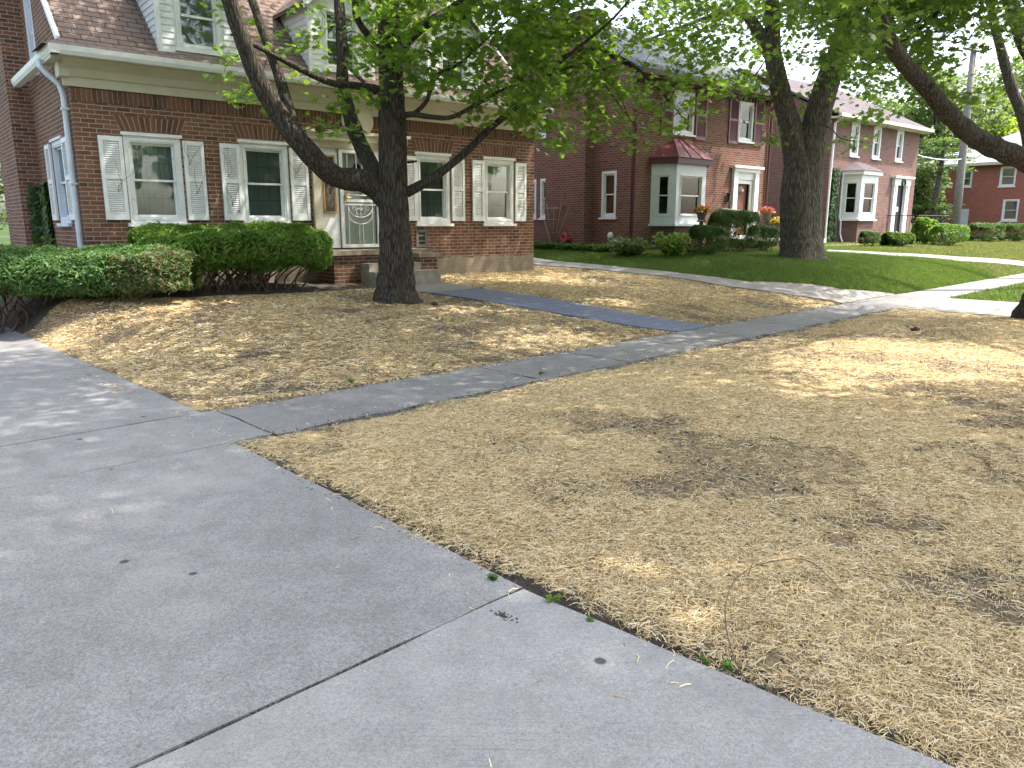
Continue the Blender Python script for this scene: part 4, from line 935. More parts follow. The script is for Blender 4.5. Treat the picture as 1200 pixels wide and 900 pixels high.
wd.limb([A(690,62,Y1+1.4), A(718,95,Y1+1.6), A(738,140,Y1+1.8)], [.016,.012,.006], 6)
wd.limb([A(640,90,Y1+.9), A(690,75,Y1+1.), A(716,110,Y1+1.1), A(750,155,Y1+1.2)], [.016,.014,.01,.005], 6)
wd.limb([A(464,138,Y1), A(482,134,Y1-.3), A(505,137,Y1-.5), A(530,137,Y1-.6), A(562,120,Y1-.6), A(592,104,Y1-.5), A(620,96,Y1-.3)], [.05,.04,.034,.03,.026,.02,.01], 8)
wd.limb([A(485,134,Y1-.3), A(500,118,Y1-.4), A(511,90,Y1-.5), A(538,75,Y1-.5), A(560,55,Y1-.4), A(600,20,Y1-.2)], [.032,.03,.028,.022,.016,.01], 7)
wd.limb([A(460,70,Y1), A(490,35,Y1+.2), A(530,10,Y1+.5), A(580,-30,Y1+.9), A(640,-90,Y1+1.4), A(720,-140,Y1+2)], [.08,.07,.06,.05,.035,.015], 8)
wd.limb([A(459,60,Y1), A(435,45,Y1-.2), A(418,20,Y1-.4), A(415,-10,Y1-.6), A(400,-80,Y1-1), A(380,-160,Y1-1.4)], [.06,.05,.045,.04,.025,.01], 8)
wd.limb([A(452,-60,Y1+.1), A(520,-120,Y1-.5), A(600,-190,Y1-1), A(680,-240,Y1-1.2)], [.07,.055,.035,.015], 8)
wd.limb([A(452,-40,Y1+.1), A(390,-130,Y1+.8), A(330,-230,Y1+1.5)], [.06,.04,.02], 8)
wd.limb([A(405,75,Y1+.5), A(425,95,Y1+.3), A(440,110,Y1+.1)], [.03,.026,.02], 7); wd.limb([A(478,190,Y1-.15), A(488,189,Y1-.25)], [.02,.015], 6)
low = interp([(425,85),(470,75),(500,110),(540,115),(580,125),(600,140),(640,168),(680,182),(730,178),(770,165),(800,155),(840,125),(880,100)])
def d1(px, py):
    if px > 640 and py > 110: return .6
    if px > 640: return .8
    return .9
cen = in_frame_region(330, 425, 660, -60, low, Y1-1.6, Y1+1.2, d1) + in_frame_region(110, 600, 720, -60, interp([(600,60),(650,110),(720,115)]), Y1+.2, Y1+2.4) + in_frame_region(330, 590, 885, -60, low, Y1+.2, Y1+3.2, d1)
for (px, py) in [(278,28),(270,12),(312,70),(322,58),(352,45),(372,52),(378,85),(362,95),(292,100),(285,112),(272,70),(262,88),(275,112),(398,150),(410,158),(382,140),(256,6),(552,128),(565,142),(598,132),(548,138),(442,118),(432,108),(300,105),(330,40),(345,60),(395,128),(372,150),(402,118),(415,108),(268,60),(288,118),(310,115),(385,30),(365,12),(345,5)]:
    cen.append(at(px, py, Y1 + random.uniform(-.9, .4)))
cen = np.array(cen); up_ = []
for p in ellipsoid(1250, (g1[0]+1.7, g1[1]-1.5, 9.2), (6.4, 5.8, 4.4), 4.2, .3, 3):
    if not inview(p, 0) and not gap(p): up_.append(p)
allc = np.vstack([cen, np.array(up_)])
wd.twigs(list(allc), .010, 3.2)
wd.mb.v = [(a-o1[0], b_-o1[1], c-o1[2]) for a, b_, c in wd.mb.v]
obj('trunk', wd.mb, BARK1, t1, smooth=True)
P = np.vstack([sprays(cen, 13, .30), sprays(up_, 30, .52)]) - o1
leaves('crown', P, .135, MAPLE, LEAF1, t1, .42)

# ---- tree 2: big two-stemmed tree on the green lawn
g2_ = gnd(938, 304); Y2 = g2_[1]; o2 = np.array(g2_)
t2 = empty('maple_tree', g2_, 'huge grey trunk splitting in two stems on the green lawn', 'tree', 0, 'street and lawn trees')
wd = Wood(); q = 20.2/Y2; k_ = Y2/20.2
wd.limb([(g2_[0],g2_[1],g2_[2]-.2), (g2_[0],g2_[1],g2_[2]+.15), A(937,270,Y2), A(935,230,Y2), A(936,195,Y2), A(930,165,Y2), A(921,130,Y2), A(911,90,Y2), A(905,55,Y2), A(905,20,Y2), A(900,-20,Y2), A(880,-120,Y2), A(860,-220,Y2)], [k_*.80*r_ for r_ in (.86,.66,.58,.54,.46,.37,.31,.28,.25,.23,.2,.14,.06)], 44, 8, .045, .30, .03)
wd.limb([(g2_[0]+.1,g2_[1],g2_[2]-.1), A(942,270,Y2), A(944,230,Y2), A(947,190,Y2), A(952,160,Y2), A(962,120,Y2), A(972,88,Y2), A(983,60,Y2), A(990,30,Y2), A(1003,-10,Y2), A(1030,-90,Y2), A(1060,-180,Y2)], [k_*.80*r_ for r_ in (.6,.53,.48,.44,.42,.39,.36,.33,.27,.22,.14,.05)], 36, 8, .04, .2, .03)
wd.limb([A(906,70,Y2), A(893,45,Y2), A(878,20,Y2), A(866,0,Y2), A(845,-50,Y2), A(800,-120,Y2)], [.18,.16,.14,.12,.09,.04], 10)
wd.limb([A(978,75,Y2), A(1000,45,Y2-1), A(1020,10,Y2-2), A(1050,-40,Y2-3)], [.12,.09,.07,.04], 8)
wd.limb([A(870,10,Y2), A(830,20,Y2-.5), A(790,35,Y2-1), A(750,50,Y2-1)], [.07,.05,.035,.015], 7)
wd.limb([A(915,110,Y2), A(900,95,Y2-1), A(880,90,Y2-1.5), A(860,100,Y2-2)], [.05,.04,.03,.01], 7)
wd.limb([A(985,50,Y2), A(1010,60,Y2+1), A(1035,80,Y2+2), A(1060,95,Y2+2)], [.08,.05,.035,.015], 7)
wd.limb([A(905,0,Y2), A(930,-40,Y2+1), A(950,-100,Y2+2)], [.1,.07,.03], 8)
wd.limb([A(962,145,Y2-.3), A(975,152,Y2-.5), A(985,162,Y2-.6), A(1000,165,Y2-.8)], [.02,.016,.012,.006], 5)
low = interp([(760,40),(800,65),(840,95),(865,110),(885,125),(905,150),(925,70),(950,75),(965,85),(985,120),(1005,145),(1030,140),(1045,110),(1075,90)])
top = interp([(760,-80),(1075,-80)])
cen = in_frame_region(330, 760, 1080, top, low, Y2-3.5, Y2+3., lambda x, y: .42 if (x < 960 and y > 25) else .8)
for (px, py) in [(905,135),(900,160),(910,165),(1002,160),(1000,172),(985,165),(890,110),(925,150),(945,125),(950,110),(940,135)]: cen.append(at(px, py, Y2 + random.uniform(-1,1.)))
cen = np.array(cen); up_ = []
for p in ellipsoid(700, (g2_[0]+.3, g2_[1]-.5, 12.0), (7.6, 7.6, 6.), 5.5, .3, 5):
    if not inview(p, 0) and not gap(p): up_.append(p)
wd.twigs(list(np.vstack([cen, up_])), .014, 5.)
wd.mb.v = [(a-o2[0], b_-o2[1], c-o2[2]) for a, b_, c in wd.mb.v]
obj('trunk', wd.mb, BARK2, t2, smooth=True)
P = np.vstack([sprays(cen, 26, .50), sprays(up_, 40, .85)]) - o2
leaves('crown', P, .145, MAPLE, LEAF2, t2, .35)

# ---- tree 3: street tree at the right edge, arching limb
g3_ = (8.86, 12.72, .0); Y3 = 12.7; o3 = np.array(g3_)
t3 = empty('maple_tree', g3_, 'maple at the right edge whose dark bare limb arches over the view', 'tree', 0, 'street and lawn trees')
wd = Wood()
wd.limb([(g3_[0],g3_[1],-.1), (g3_[0],g3_[1],.15), (9.05,12.75,.8), (9.2,12.75,1.6), (9.35,12.7,2.6), (9.4,12.6,3.8), (9.4,12.5,5.5), (9.3,12.3,7.5), (9.2,12.2,9.5)], [.42,.33,.29,.27,.26,.24,.20,.14,.07], 28, 8, .02, .35)
wd.limb([(9.3,12.65,2.15), A(1225,203,12.4), A(1200,188,12.2), A(1163,172,12.0), A(1138,158,11.9), A(1110,132,11.7), A(1088,105,11.5), A(1066,82,11.3), A(1050,62,11.1), A(1040,40,10.9), A(1028,12,10.6), A(1010,-30,10.2), A(985,-90,9.6)], [.17,.165,.155,.155,.14,.13,.115,.11,.10,.09,.075,.05,.02], 12, 6, .02, 0, .09)
wd.limb([A(1092,110,11.5), A(1090,104,11.4), A(1094,98,11.3)], [.05,.03,.012], 7)
wd.limb([(9.4,12.5,5.2), (8.4,11.2,6.6), (7.2,9.6,7.6), (5.8,8.2,8.2)], [.12,.09,.06,.02], 8)
wd.limb([(9.4,12.5,5.0), (8.2,13.0,6.6), (6.6,13.6,7.8), (5.0,14.2,8.6)], [.12,.09,.06,.02], 8)
wd.limb([(9.4,12.5,6.0), (10.6,13.8,7.6), (12,15,9)], [.12,.08,.03], 8)
wd.limb([(9.4,12.5,5.6), (10.2,10.8,7.0), (10.8,8.8,8.2)], [.12,.08,.03], 8)
wd.limb([A(1130,-40,13.), A(1100,12,13.), A(1070,40,13.3), A(1045,55,13.6), A(1020,75,14)], [.04,.035,.028,.02,.01], 7)
wd.limb([A(1120,-60,13.), A(1085,15,13.3), A(1065,30,13.6), A(1035,40,14)], [.03,.026,.02,.01], 7)
wd.limb([A(1045,50,11), A(1005,30,9.8), A(985,20,9.0), A(960,15,8.6)], [.03,.024,.016,.006], 6)
low = interp([(930,20),(960,60),(1000,70),(1020,60),(1050,60),(1080,110),(1100,90),(1130,55),(1160,45),(1200,55)])
cen = in_frame_region(26, 935, 1040, -50, interp([(935,10),(965,45),(1000,68),(1040,45)]), 8.2, 9.6) + in_frame_region(150, 985, 1140, -70, low, 11.5, 15.)  + in_frame_region(45, 1100, 1230, -60, interp([(1100,40),(1130,50),(1160,35),(1230,50)]), 11., 14.) + in_frame_region(7, 1095, 1160, 100, interp([(1095,130),(1160,120)]), 13, 15)
cen = np.array(cen); up_ = []
for p in ellipsoid(1150, (8.0, 11.4, 8.2), (6.6, 6.6, 4.2), 4.6, .25, 7):
    if not inview(p, 0) and not gap(p): up_.append(p)
wd.twigs(list(np.vstack([cen, up_])), .012, 4.)
wd.mb.v = [(a-o3[0], b_-o3[1], c-o3[2]) for a, b_, c in wd.mb.v]
obj('trunk', wd.mb, BARK1, t3, smooth=True)
P = np.vstack([sprays(cen, 15, .34), sprays(up_, 34, .6)]) - o3
leaves('crown', P, .14, MAPLE, LEAF3, t3, .38)

# ---- street trees out of the frame that shade the driveway and the verge
def shade_tree(base, c, r, n, seed, label, per=36):
    t = empty('maple_tree', base, label, 'tree', 0, 'street and lawn trees'); ob = np.array(base); wd = Wood(); cz = c[2]
    wd.limb([(base[0],base[1],base[2]-.1), (base[0],base[1],base[2]+.2), (base[0]+.1,base[1],2.), (base[0]*.8+c[0]*.2,base[1]*.8+c[1]*.2,4.), (base[0]*.4+c[0]*.6,base[1]*.4+c[1]*.6,cz-.5), (c[0],c[1],cz+r[2]*.7)], [.4,.33,.28,.24,.16,.05], 20, 6, .02, .3)
    for a in range(7):
        th = a*2*pi/7+seed; wd.limb([(base[0]*.7+c[0]*.3,base[1]*.7+c[1]*.3,4.2+.2*(a%3)), (c[0]+r[0]*.4*cos(th),c[1]+r[1]*.4*sin(th),cz-.6), (c[0]+r[0]*.8*cos(th),c[1]+r[1]*.8*sin(th),cz+.5)], [.12,.08,.03], 8)
    cc = [p for p in ellipsoid(n, c, r, c[2]-r[2]*.55, .2, seed) if not inview(p, 0) and not gap(p)]
    wd.twigs(cc, .012, 4.); wd.mb.v = [(a-ob[0], b_-ob[1], z-ob[2]) for a, b_, z in wd.mb.v]; obj('trunk', wd.mb, BARK1, t, smooth=True)
    leaves('crown', sprays(cc, per, .62) - ob, .15, MAPLE, LEAF3, t, .38)
SHADE = [((9.4, -.4, .0), (7.7, 3.6, 12.0), (6.0, 5.4, 2.9), 1250, 11, 'maple standing on the verge behind the viewer')]
for a in SHADE: shade_tree(*a)

# ---- background trees
def far_tree(px, Yd, base_py, topz, rx, mat, label, n, seed, name='broadleaf_tree', leaf=.36, zmin=1.5):
    x = at(px, 263, Yd)[0]; zb = float(hf(x, Yd)); t = empty(name, (x, Yd, zb), label, 'tree', 0, 'trees behind the houses')
    wd = Wood(); H = topz - zb
    wd.limb([(0,0,-.2),(0,0,.3),(.1,0,H*.3),(.2,.1,H*.6),(0,0,H*.92)], [.42,.34,.27,.17,.04], 12)
    P = []
    nl = 17
    for k in range(nl):
        th = k*2.4+seed; hh = (k+.5)/nl; rr = rx*(.25+.75*sin(pi*min(1,.18+hh*.82))**.8)*random.uniform(.45,.85)
        c = np.array([rr*cos(th), rr*sin(th), zmin+(H-zmin)*(.08+.88*hh)]); lr = rx*random.uniform(.30,.44)
        wd.limb([(0,0,max(.8,c[2]*.55)), tuple(c*np.array([.5,.5,.85])), tuple(c)], [.11,.07,.02], 6)
        v = rnd_dirs(n//nl); q_ = rng.uniform(.55,1.05,(len(v),1)); P.append(c + v*q_*np.array([lr,lr,lr*.75]))
    obj('trunk', wd.mb, BARK3, t, smooth=True)
    leaves('crown', np.vstack(P), leaf, CLUMP, mat, t, .3)
    return t
far_tree(1040, 66, 0, 11.0, 5.0, LEAFB, 'mid green tree rising just behind the rose brick house', 5200, 1)
far_tree(1087, 58, 0, 12.0, 4.6, LEAFC, 'dull green layered tree left of the tall utility pole', 6000, 2)
far_tree(1148, 78, 0, 16.0, 6.0, LEAFB, 'tall dark tree behind the pole and the pale roof', 6000, 3)
far_tree(1205, 72, 0, 17.0, 6.5, LEAFC, 'tallest rounded tree at the far right above the pale roof', 6500, 4)
far_tree(1265, 66, 0, 15.0, 6.0, LEAFB, 'broad tree past the right edge behind the red house', 4500, 5)
far_tree(1150, 58, 0, 9.2, 2.9, LEAFY, 'small lime green tree above the pale roof', 3600, 6, leaf=.3, zmin=4)
far_tree(1005, 74, 0, 13.0, 5.5, LEAFB, 'tree behind the rose brick house, seen between the two trunks', 5200, 7)
far_tree(880, 60, 0, 11.0, 5.0, LEAFB, 'tree behind the gap between the two storey houses', 4200, 8)
far_tree(560, 60, 0, 12.5, 5.0, LEAFB, 'tree behind the nearest house at its right gable', 3800, 9)
far_tree(690, 62, 0, 12.0, 5.5, LEAFB, 'tree behind the dark brick house', 3600, 10)
far_tree(-30, 32, 0, 7.5, 3.6, LEAFB, 'tree behind the driveway fence at the far left', 4200, 12, leaf=.22, zmin=1)
far_tree(1075, 48, 0, 5.4, 1.9, LEAFB, 'low dark tree beside the side wing of the rose brick house', 2400, 13, leaf=.22, zmin=.6)
for k, (x, y, hh) in enumerate(((-34,-20,13),(-22,-26,15),(-10,-21,12),(2,-27,16),(13,-22,13),(24,-16,14),(35,-8,13),(44,2,14))):
    Yd_ = y; t = empty('broadleaf_tree', (x, y, 0), ['tree across the street behind the viewer, far left one', 'tall tree across the street behind the viewer, second from left', 'low tree across the street behind the viewer, left of the middle', 'tallest tree across the street right behind the viewer', 'tree across the street behind the viewer, right of the middle', 'tree across the street to the right of the viewer', 'tree across the street far to the right of the viewer', 'tree across the street farthest to the right'][k], 'tree', 0, 'trees across the street')
    wd = Wood(); wd.limb([(0,0,-.2),(0,0,.3),(.1,0,hh*.4),(0,0,hh*.9)], [.45,.36,.25,.05], 10); obj('trunk', wd.mb, BARK3, t, smooth=True)
    v = rnd_dirs(3000); q_ = rng.uniform(.5,1.,(3000,1)); leaves('crown', v*q_*np.array([6.5,6.5,hh*.46]) + np.array([0,0,hh*.55]), .85, CLUMP, LEAFB, t, .3)
# conifer by the red house
cx_, cy_ = at(1093, 263, 46)[:2]; zb = float(hf(cx_, cy_)); t = empty('conifer_tree', (cx_, cy_, zb), 'sparse conifer with bare grey trunk before the red house', 'tree', 0, 'trees behind the houses')
wd = Wood(); wd.limb([(0,0,-.1),(0,0,2),(.1,0,4),(.15,0,5.6)], [.2,.17,.14,.05], 10)
P = []
for (z, L_, n_) in ((1.9,1.3,5),(4.0,1.8,6),(4.6,1.9,7),(5.1,1.6,6),(5.6,1.1,5)):
    for k in range(n_):
        th = k*2*pi/n_+z; e = np.array([L_*cos(th), L_*sin(th), z-.12]); wd.limb([(0.1,0,z), tuple(e*np.array([.5,.5,1])+np.array([0,0,.1])), tuple(e)], [.035,.02,.008], 5)
        s_ = rng.uniform(.25,1.05,(90,1)); P.append(np.array([0,0,z])*(1-s_)+e*s_ + rng.normal(size=(90,3))*np.array([.16,.16,.07]))
obj('trunk', wd.mb, BARK2, t, smooth=True); leaves('crown', np.vstack(P), .2, NEED*np.array([1.6,1]), YEW, t, .5)
# slender trees top right
for (pts, r_, lab, sd_) in (([(1232,330),(1222,260),(1204,160),(1186,105),(1174,62),(1160,5),(1150,-60),(1140,-140)], .17, 'slender leaning trunk at the right edge beyond the arching limb', 3), ([(1262,330),(1248,230),(1222,110),(1200,48),(1184,0),(1168,-60),(1160,-140)], .20, 'dark slender trunk in the top right corner', 5)):
    Yt = 23. if sd_ == 3 else 19.; g_ = gnd(*pts[0]); 
    bx, by, bz = at(pts[1][0]+6, 263, Yt); zb = float(hf(bx, by)); t = empty('slender_tree', (bx, by, zb), lab, 'tree', 0, 'street and lawn trees'); ob = np.array((bx, by, zb)); wd = Wood()
    wd.limb([(bx,by,zb-.1),(bx,by,zb+.3)] + [at(x, y, Yt) for x, y in pts[2:]], [r_*1.3, r_*1.1] + [r_*.95, r_*.85, r_*.75, r_*.6, r_*.4, r_*.2][:len(pts)-2], 12, 5, .02, .2)
    cen = np.array(in_frame_region(26, 1130, 1230, -80, interp([(1130,20),(1160,30),(1200,70),(1230,90)]), Yt-1.5, Yt+1.5))
    wd.twigs(list(cen), .014, 3.5); wd.mb.v = [(a-ob[0], b_-ob[1], z-ob[2]) for a, b_, z in wd.mb.v]; obj('trunk', wd.mb, BARK2, t, smooth=True)
    up_ = ellipsoid(120, at(1170,-130,Yt), (3,3,2.2), 6, .2, sd_)
    leaves('crown', np.vstack([sprays(cen, 22, .5), sprays(up_, 34, .8)]) - ob, .15, MAPLE, LEAF3, t, .35)

# ---- hedges and shrubs
def hedge(name, path, rad, z_lo, z_hi, mat, label, cat, n, leaf=.05, group=None, dead=None, stems=26, zb=None, side_fill=.65, shape=NEED, sq=.78):
    P0 = np.array([(*p,) for p in path], float); c0 = P0.mean(0); zg = float(hf(*c0)) if zb is None else zb
    root = empty(name, (c0[0], c0[1], zg), label, cat, 0, group); o_ = np.array([c0[0], c0[1], zg])
    segs = np.linalg.norm(np.diff(P0, axis=0), axis=1); cum = np.concatenate([[0], np.cumsum(segs)])
    def along(t_): return np.stack([np.interp(t_, cum, P0[:,0]), np.interp(t_, cum, P0[:,1])], -1)
    t_ = rng.uniform(-rad*.7, cum[-1]+rad*.7, n); tc_ = np.clip(t_, 0, cum[-1]); base = along(tc_)
    d0 = (P0[-1]-P0[0])/np.linalg.norm(P0[-1]-P0[0]); nn = np.array([-d0[1], d0[0]])
    ph = rng.uniform(-.35*pi, 1.35*pi, n); topm = rng.uniform(size=n) < .45; ph = np.where(topm, rng.uniform(.12*pi, .88*pi, n), ph)
    over = (t_-tc_); rr_ = np.sqrt(np.clip(1-(over/(rad*.75))**2, 0, 1)); depth = 1 - np.abs(rng.normal(size=n))*.16
    bumpy = .80 + .38*fbm(t_*1.6+7, ph*1.3, int(n) % 17, 3)
    w2 = rad*rr_*depth*bumpy; hh = (z_hi-z_lo)/2
    ex = np.sign(np.cos(ph))*np.abs(np.cos(ph))**sq; ez = np.sign(np.sin(ph))*np.abs(np.sin(ph))**sq
    off_ = w2*ex; zz = (z_hi+z_lo)/2 + hh*depth*bumpy*ez*(.6+.4*rr_) + (fbm(t_*2.2, off_*2.2, 4)-.5)*.30
    keep = (rng.uniform(size=n) < side_fill + (ez > .2)*.5)
    XY = base + nn[None]*off_[:,None] + d0[None]*over[:,None]
    P = np.column_stack([XY, zz])[keep] - o_
    up = np.column_stack([nn[0]*ex, nn[1]*ex, np.clip(ez,0,1)+.25])[keep]; up /= np.linalg.norm(up, axis=1)[:,None]
    if dead:
        dm = np.zeros(len(P), bool)
        for (dx, dy, dr) in dead: dm |= (np.hypot(P[:,0]+o_[0]-dx, P[:,1]+o_[1]-dy) < dr) & (rng.uniform(size=len(P)) < .6)
        leaves('dry_foliage', P[dm], leaf*1.1, shape, DEADL, root, .4, up[dm]); P = P[~dm]; up = up[~dm]
    leaves('foliage', P, leaf*1.4, shape, mat, root, .35, up)
    s_ = MB()
    for k in range(stems):
        tt = random.uniform(0, cum[-1]); b0 = along(np.array([tt]))[0]; zg_ = float(hf(*b0)); th = random.uniform(0, 2*pi); L_ = rad*random.uniform(.5,.95)
        p0 = (b0[0]-o_[0]+random.uniform(-.1,.1), b0[1]-o_[1]+random.uniform(-.1,.1), zg_-zg-.05); p3 = (p0[0]+L_*cos(th), p0[1]+L_*sin(th), z_hi-zg-.12)
        p1 = (p0[0]+.35*L_*cos(th+.6), p0[1]+.35*L_*sin(th+.6), p0[2]+(p3[2]-p0[2])*.25); p2 = (p0[0]+.75*L_*cos(th-.3), p0[1]+.75*L_*sin(th-.3), p0[2]+(p3[2]-p0[2])*.55)
        s_.tube(smooth([p0,p1,p2,p3], 3), np.linspace(.02,.005,10), 5)
    obj('stems', s_, TWIG, root)
    return root
def l2w(H, a, b_): return (H[0]+a*cos(HA)-b_*sin(HA), H[1]+a*sin(HA)+b_*cos(HA))
H1 = (-6.6,12.); H2 = (3.42,22.55); H3 = (13.25,33.); H4 = (26.4,50.)
eA = at(215, 320, 10.9)
hedge('juniper_hedge', [(-9.1,11.0),(-7.5,11.15),(-6.0,11.2),(-5.15,11.2)], .72, .60, 1.24, JUN, 'low spreading green hedge at far left with dry patch at its right end', 'hedge', 95000, .055, 'shrubs at the nearest house', dead=[(-4.6,11.0,.5),(-5.2,10.5,.35)], stems=46, side_fill=.75)
hedge('yew_hedge', [l2w(H1,.95,-.95), l2w(H1,3.0,-.95)], .75, .82, 1.56, YEWL, 'clipped bright green hedge under the windows left of the porch', 'hedge', 60000, .055, 'shrubs at the nearest house', stems=46, side_fill=.75)
GR = 'shrubs at the neighbouring houses'
def ush(px, py, hpx_top, wpx, mat, name, label, n, leaf=.06, shape=NEED, cat='shrub', stems=10, side=.9, elong=None):
    g_ = gnd(px, py); Yd = g_[1] + .4; zt = at(px, hpx_top, Yd)[2]; rad = wpx/2*Yd/909
    path = [(g_[0]-rad*.35, Yd-rad*.2), (g_[0]+rad*.35, Yd+rad*.1)] if not elong else [(g_[0]-elong, Yd-elong*.83), (g_[0]+elong, Yd+elong*.83)]
    return hedge(name, path, rad*.75 if not elong else rad, g_[2]+.08, zt, mat, label, cat, n, leaf, GR, stems=stems, side_fill=side, shape=shape, sq=.85 if name != 'box_hedge' else .5)
def frond_shrub(px, py, hpx_top, wpx, mat, label, n, leaf):
    g_ = gnd(px, py); Yd = g_[1]+.3; zt = at(px, hpx_top, Yd)[2]; return weed('leafy_shrub', (g_[0], Yd, g_[2]), wpx/2*Yd/909, zt-g_[2], mat, label, n, leaf, GR)
LATER = [(740, 303, 279, 54, HOSTA, 'mid green leafy shrub at the foot of the burgundy downpipe', 900, .12), (791, 304, 274, 48, BUSH, 'pale yellow green shrub in front of the bay window', 900, .12)]
ush(832, 302, 266, 52, YEW, 'clipped_shrub', 'rounded dark clipped shrub right of the pale shrub under the bay', 9000, .05)
ush(862, 298, 247, 66, YEW, 'clipped_shrub', 'tall dark clipped shrub hiding the porch of the dark brick house', 12000, .05)
ush(800, 292, 264, 60, YEW, 'clipped_shrub', 'low dark clipped shrub directly under the bay window', 7000, .05)
ush(897, 297, 266, 40, YEW, 'clipped_shrub', 'dark clipped shrub left of the huge trunk', 8000, .05)
ush(1023, 290, 272, 26, YEW, 'clipped_shrub', 'small round dark shrub under the bay with the green curtain', 4000, .06)
ush(1056, 290, 274, 42, HOSTA, 'leafy_shrub', 'low leafy shrub before the iron railing', 3500, .11, OVAL)
ush(1088, 287, 257, 30, BUSH, 'leafy_shrub', 'yellow green shrub by the porch steps of the rose brick house', 2600, .12, OVAL)
ush(1116, 289, 264, 46, YEWL, 'clipped_shrub', 'round green shrub with yellow tips right of the porch steps', 5000, .08)
ush(1158, 284, 262, 44, YEW, 'box_hedge', 'dark square cut hedge at the foot of the red house', 6000, .09, cat='hedge')
ush(1192, 284, 263, 32, YEW, 'box_hedge', 'second dark square cut hedge at the right end of the red house', 5000, .09, cat='hedge')
def weed(name, g_, r_, h_, mat, label, n, leaf, group='weeds and seedlings', shape=OVAL):
    root = empty(name, g_, label, 'plant', 0, group); s_ = MB(); P = []
    for k in range(max(3, n//8)):
        th = random.uniform(0,2*pi); q_ = random.uniform(.2,1); e = (r_*q_*cos(th), r_*q_*sin(th), h_*random.uniform(.5,1)); s_.tube(smooth([(0,0,-.01),(e[0]*.4,e[1]*.4,e[2]*.7),e],3), [.004*max(1,h_*2)]*7, 4)
        for j in range(8): f_ = random.uniform(.35,1.05); P.append((e[0]*f_+random.uniform(-1,1)*r_*.15, e[1]*f_+random.uniform(-1,1)*r_*.15, e[2]*f_+.005))
    obj('stems', s_, TWIG if h_ > .3 else mat, root); leaves('leaves', np.array(P), leaf, shape, mat, root, .3); return root
for a in LATER: frond_shrub(*a)
for (px, py, r_, h_, lab) in ((5, 352, .35, .55, 'bright leafy weed at the left edge before the hedge'), (28, 330, .35, .95, 'tall weeds growing behind the spreading hedge at the left')):
    gg = gnd(px, py); weed('leafy_weed', (gg[0], gg[1]+(.9 if h_ > .6 else 0), gg[2]), r_, h_, BUSH, lab, 160, .09)
for k, (px, py) in enumerate(((75,292),(112,290),(140,287),(168,283))):
    gg = l2w(H1, -.4+.45*k, -.35); weed('leafy_weed', (*gg, float(hf(*gg))), .25, .72-.06*k, BUSH, ['weed beside the white downpipe', 'weed against the brick under the left shutter', 'weed behind the hedge under the first window', 'weed between the two hedges at the wall'][k], 70, .07)
# ivy on walls
def ivy(par, P, u0, u1, z0, z1, n, taper=.5, leaf=.09):
    q_ = []
    while len(q_) < n:
        u = random.uniform(u0,u1); z = random.uniform(z0,z1); f_ = (z-z0)/(z1-z0); w_ = (1-taper*f_)*(.75+.4*vnoise(z*4,3,2)); c_ = (u0+u1)/2
        if abs(u-c_) < (u1-u0)/2*w_: q_.append(P(u, -random.uniform(.02,.09), z))
    nm = np.array(P(0,-1,0)) - np.array(P(0,0,0)); nm = nm/np.linalg.norm(nm)
    leaves('ivy', np.array(q_), leaf, OVAL*np.array([1.5,1]), IVYM, par, .62, np.tile(nm,(n,1)))
ivy(h1, lambda u,d,z: (u, 3.3+d, z), -.30, -.0, .6, 2.3, 700); ivy(h1, Lf, 2.5, 3.3, .6, 2.35, 1700)
ivy(h3, F, .2, 1.0, .6, 3.9, 2200, .35, .13)
ivy(h1, Lf, .2, 2.6, .5, 1.2, 500, .2)

# ---- ground cover at house 2, as low plants that read as one mass
P = []
for k in range(5200):
    u = random.uniform(.0, 1); x0, y0 = l2w(H2, -.35-random.uniform(0,.9), 5.5*(1-u)-.5); P.append((x0, y0, float(hf(x0,y0))+random.uniform(.03,.24)))
o = leaves('ground_cover', np.array(P), .13, OVAL, HOSTA, None, .45); stuff(tag(o, 'low leafy ground cover along the side wall of the dark brick house', 'ground cover'))
# ---- grass
def grassmat(name, c1, c2, c3):
    m_ = leafmat(name, [c1, c2, c3], .3); t_ = m_.node_tree; bs = t_.nodes['Principled BSDF']; lk = bs.inputs['Base Color'].links[0].from_socket
    co = t_.nodes.new('ShaderNodeTexCoord'); nz = t_.nodes.new('ShaderNodeTexNoise'); nz.inputs['Scale'].default_value = 1.4; nz.inputs['Detail'].default_value = 6; t_.links.new(co.outputs['Object'], nz.inputs['Vector'])
    rp_ = t_.nodes.new('ShaderNodeValToRGB'); t_.links.new(nz.outputs[0], rp_.inputs[0]); rp_.color_ramp.elements[0].position = .5; rp_.color_ramp.elements[1].position = .68
    mx = t_.nodes.new('ShaderNodeMix'); mx.data_type = 'RGBA'; t_.links.new(rp_.outputs[0], mx.inputs[0]); t_.links.new(lk, mx.inputs[6]); mx.inputs[7].default_value = (c3[0]*1.5, c3[1]*1.05, c3[2]*1.3, 1); t_.links.new(mx.outputs[2], bs.inputs['Base Color']); return m_
GRASSM = grassmat('lawn_blade', (.04,.078,.018), (.062,.118,.026), (.09,.15,.036)); GRASSY = grassmat('dry_lawn_blade', (.065,.085,.024), (.10,.115,.036), (.15,.14,.055))
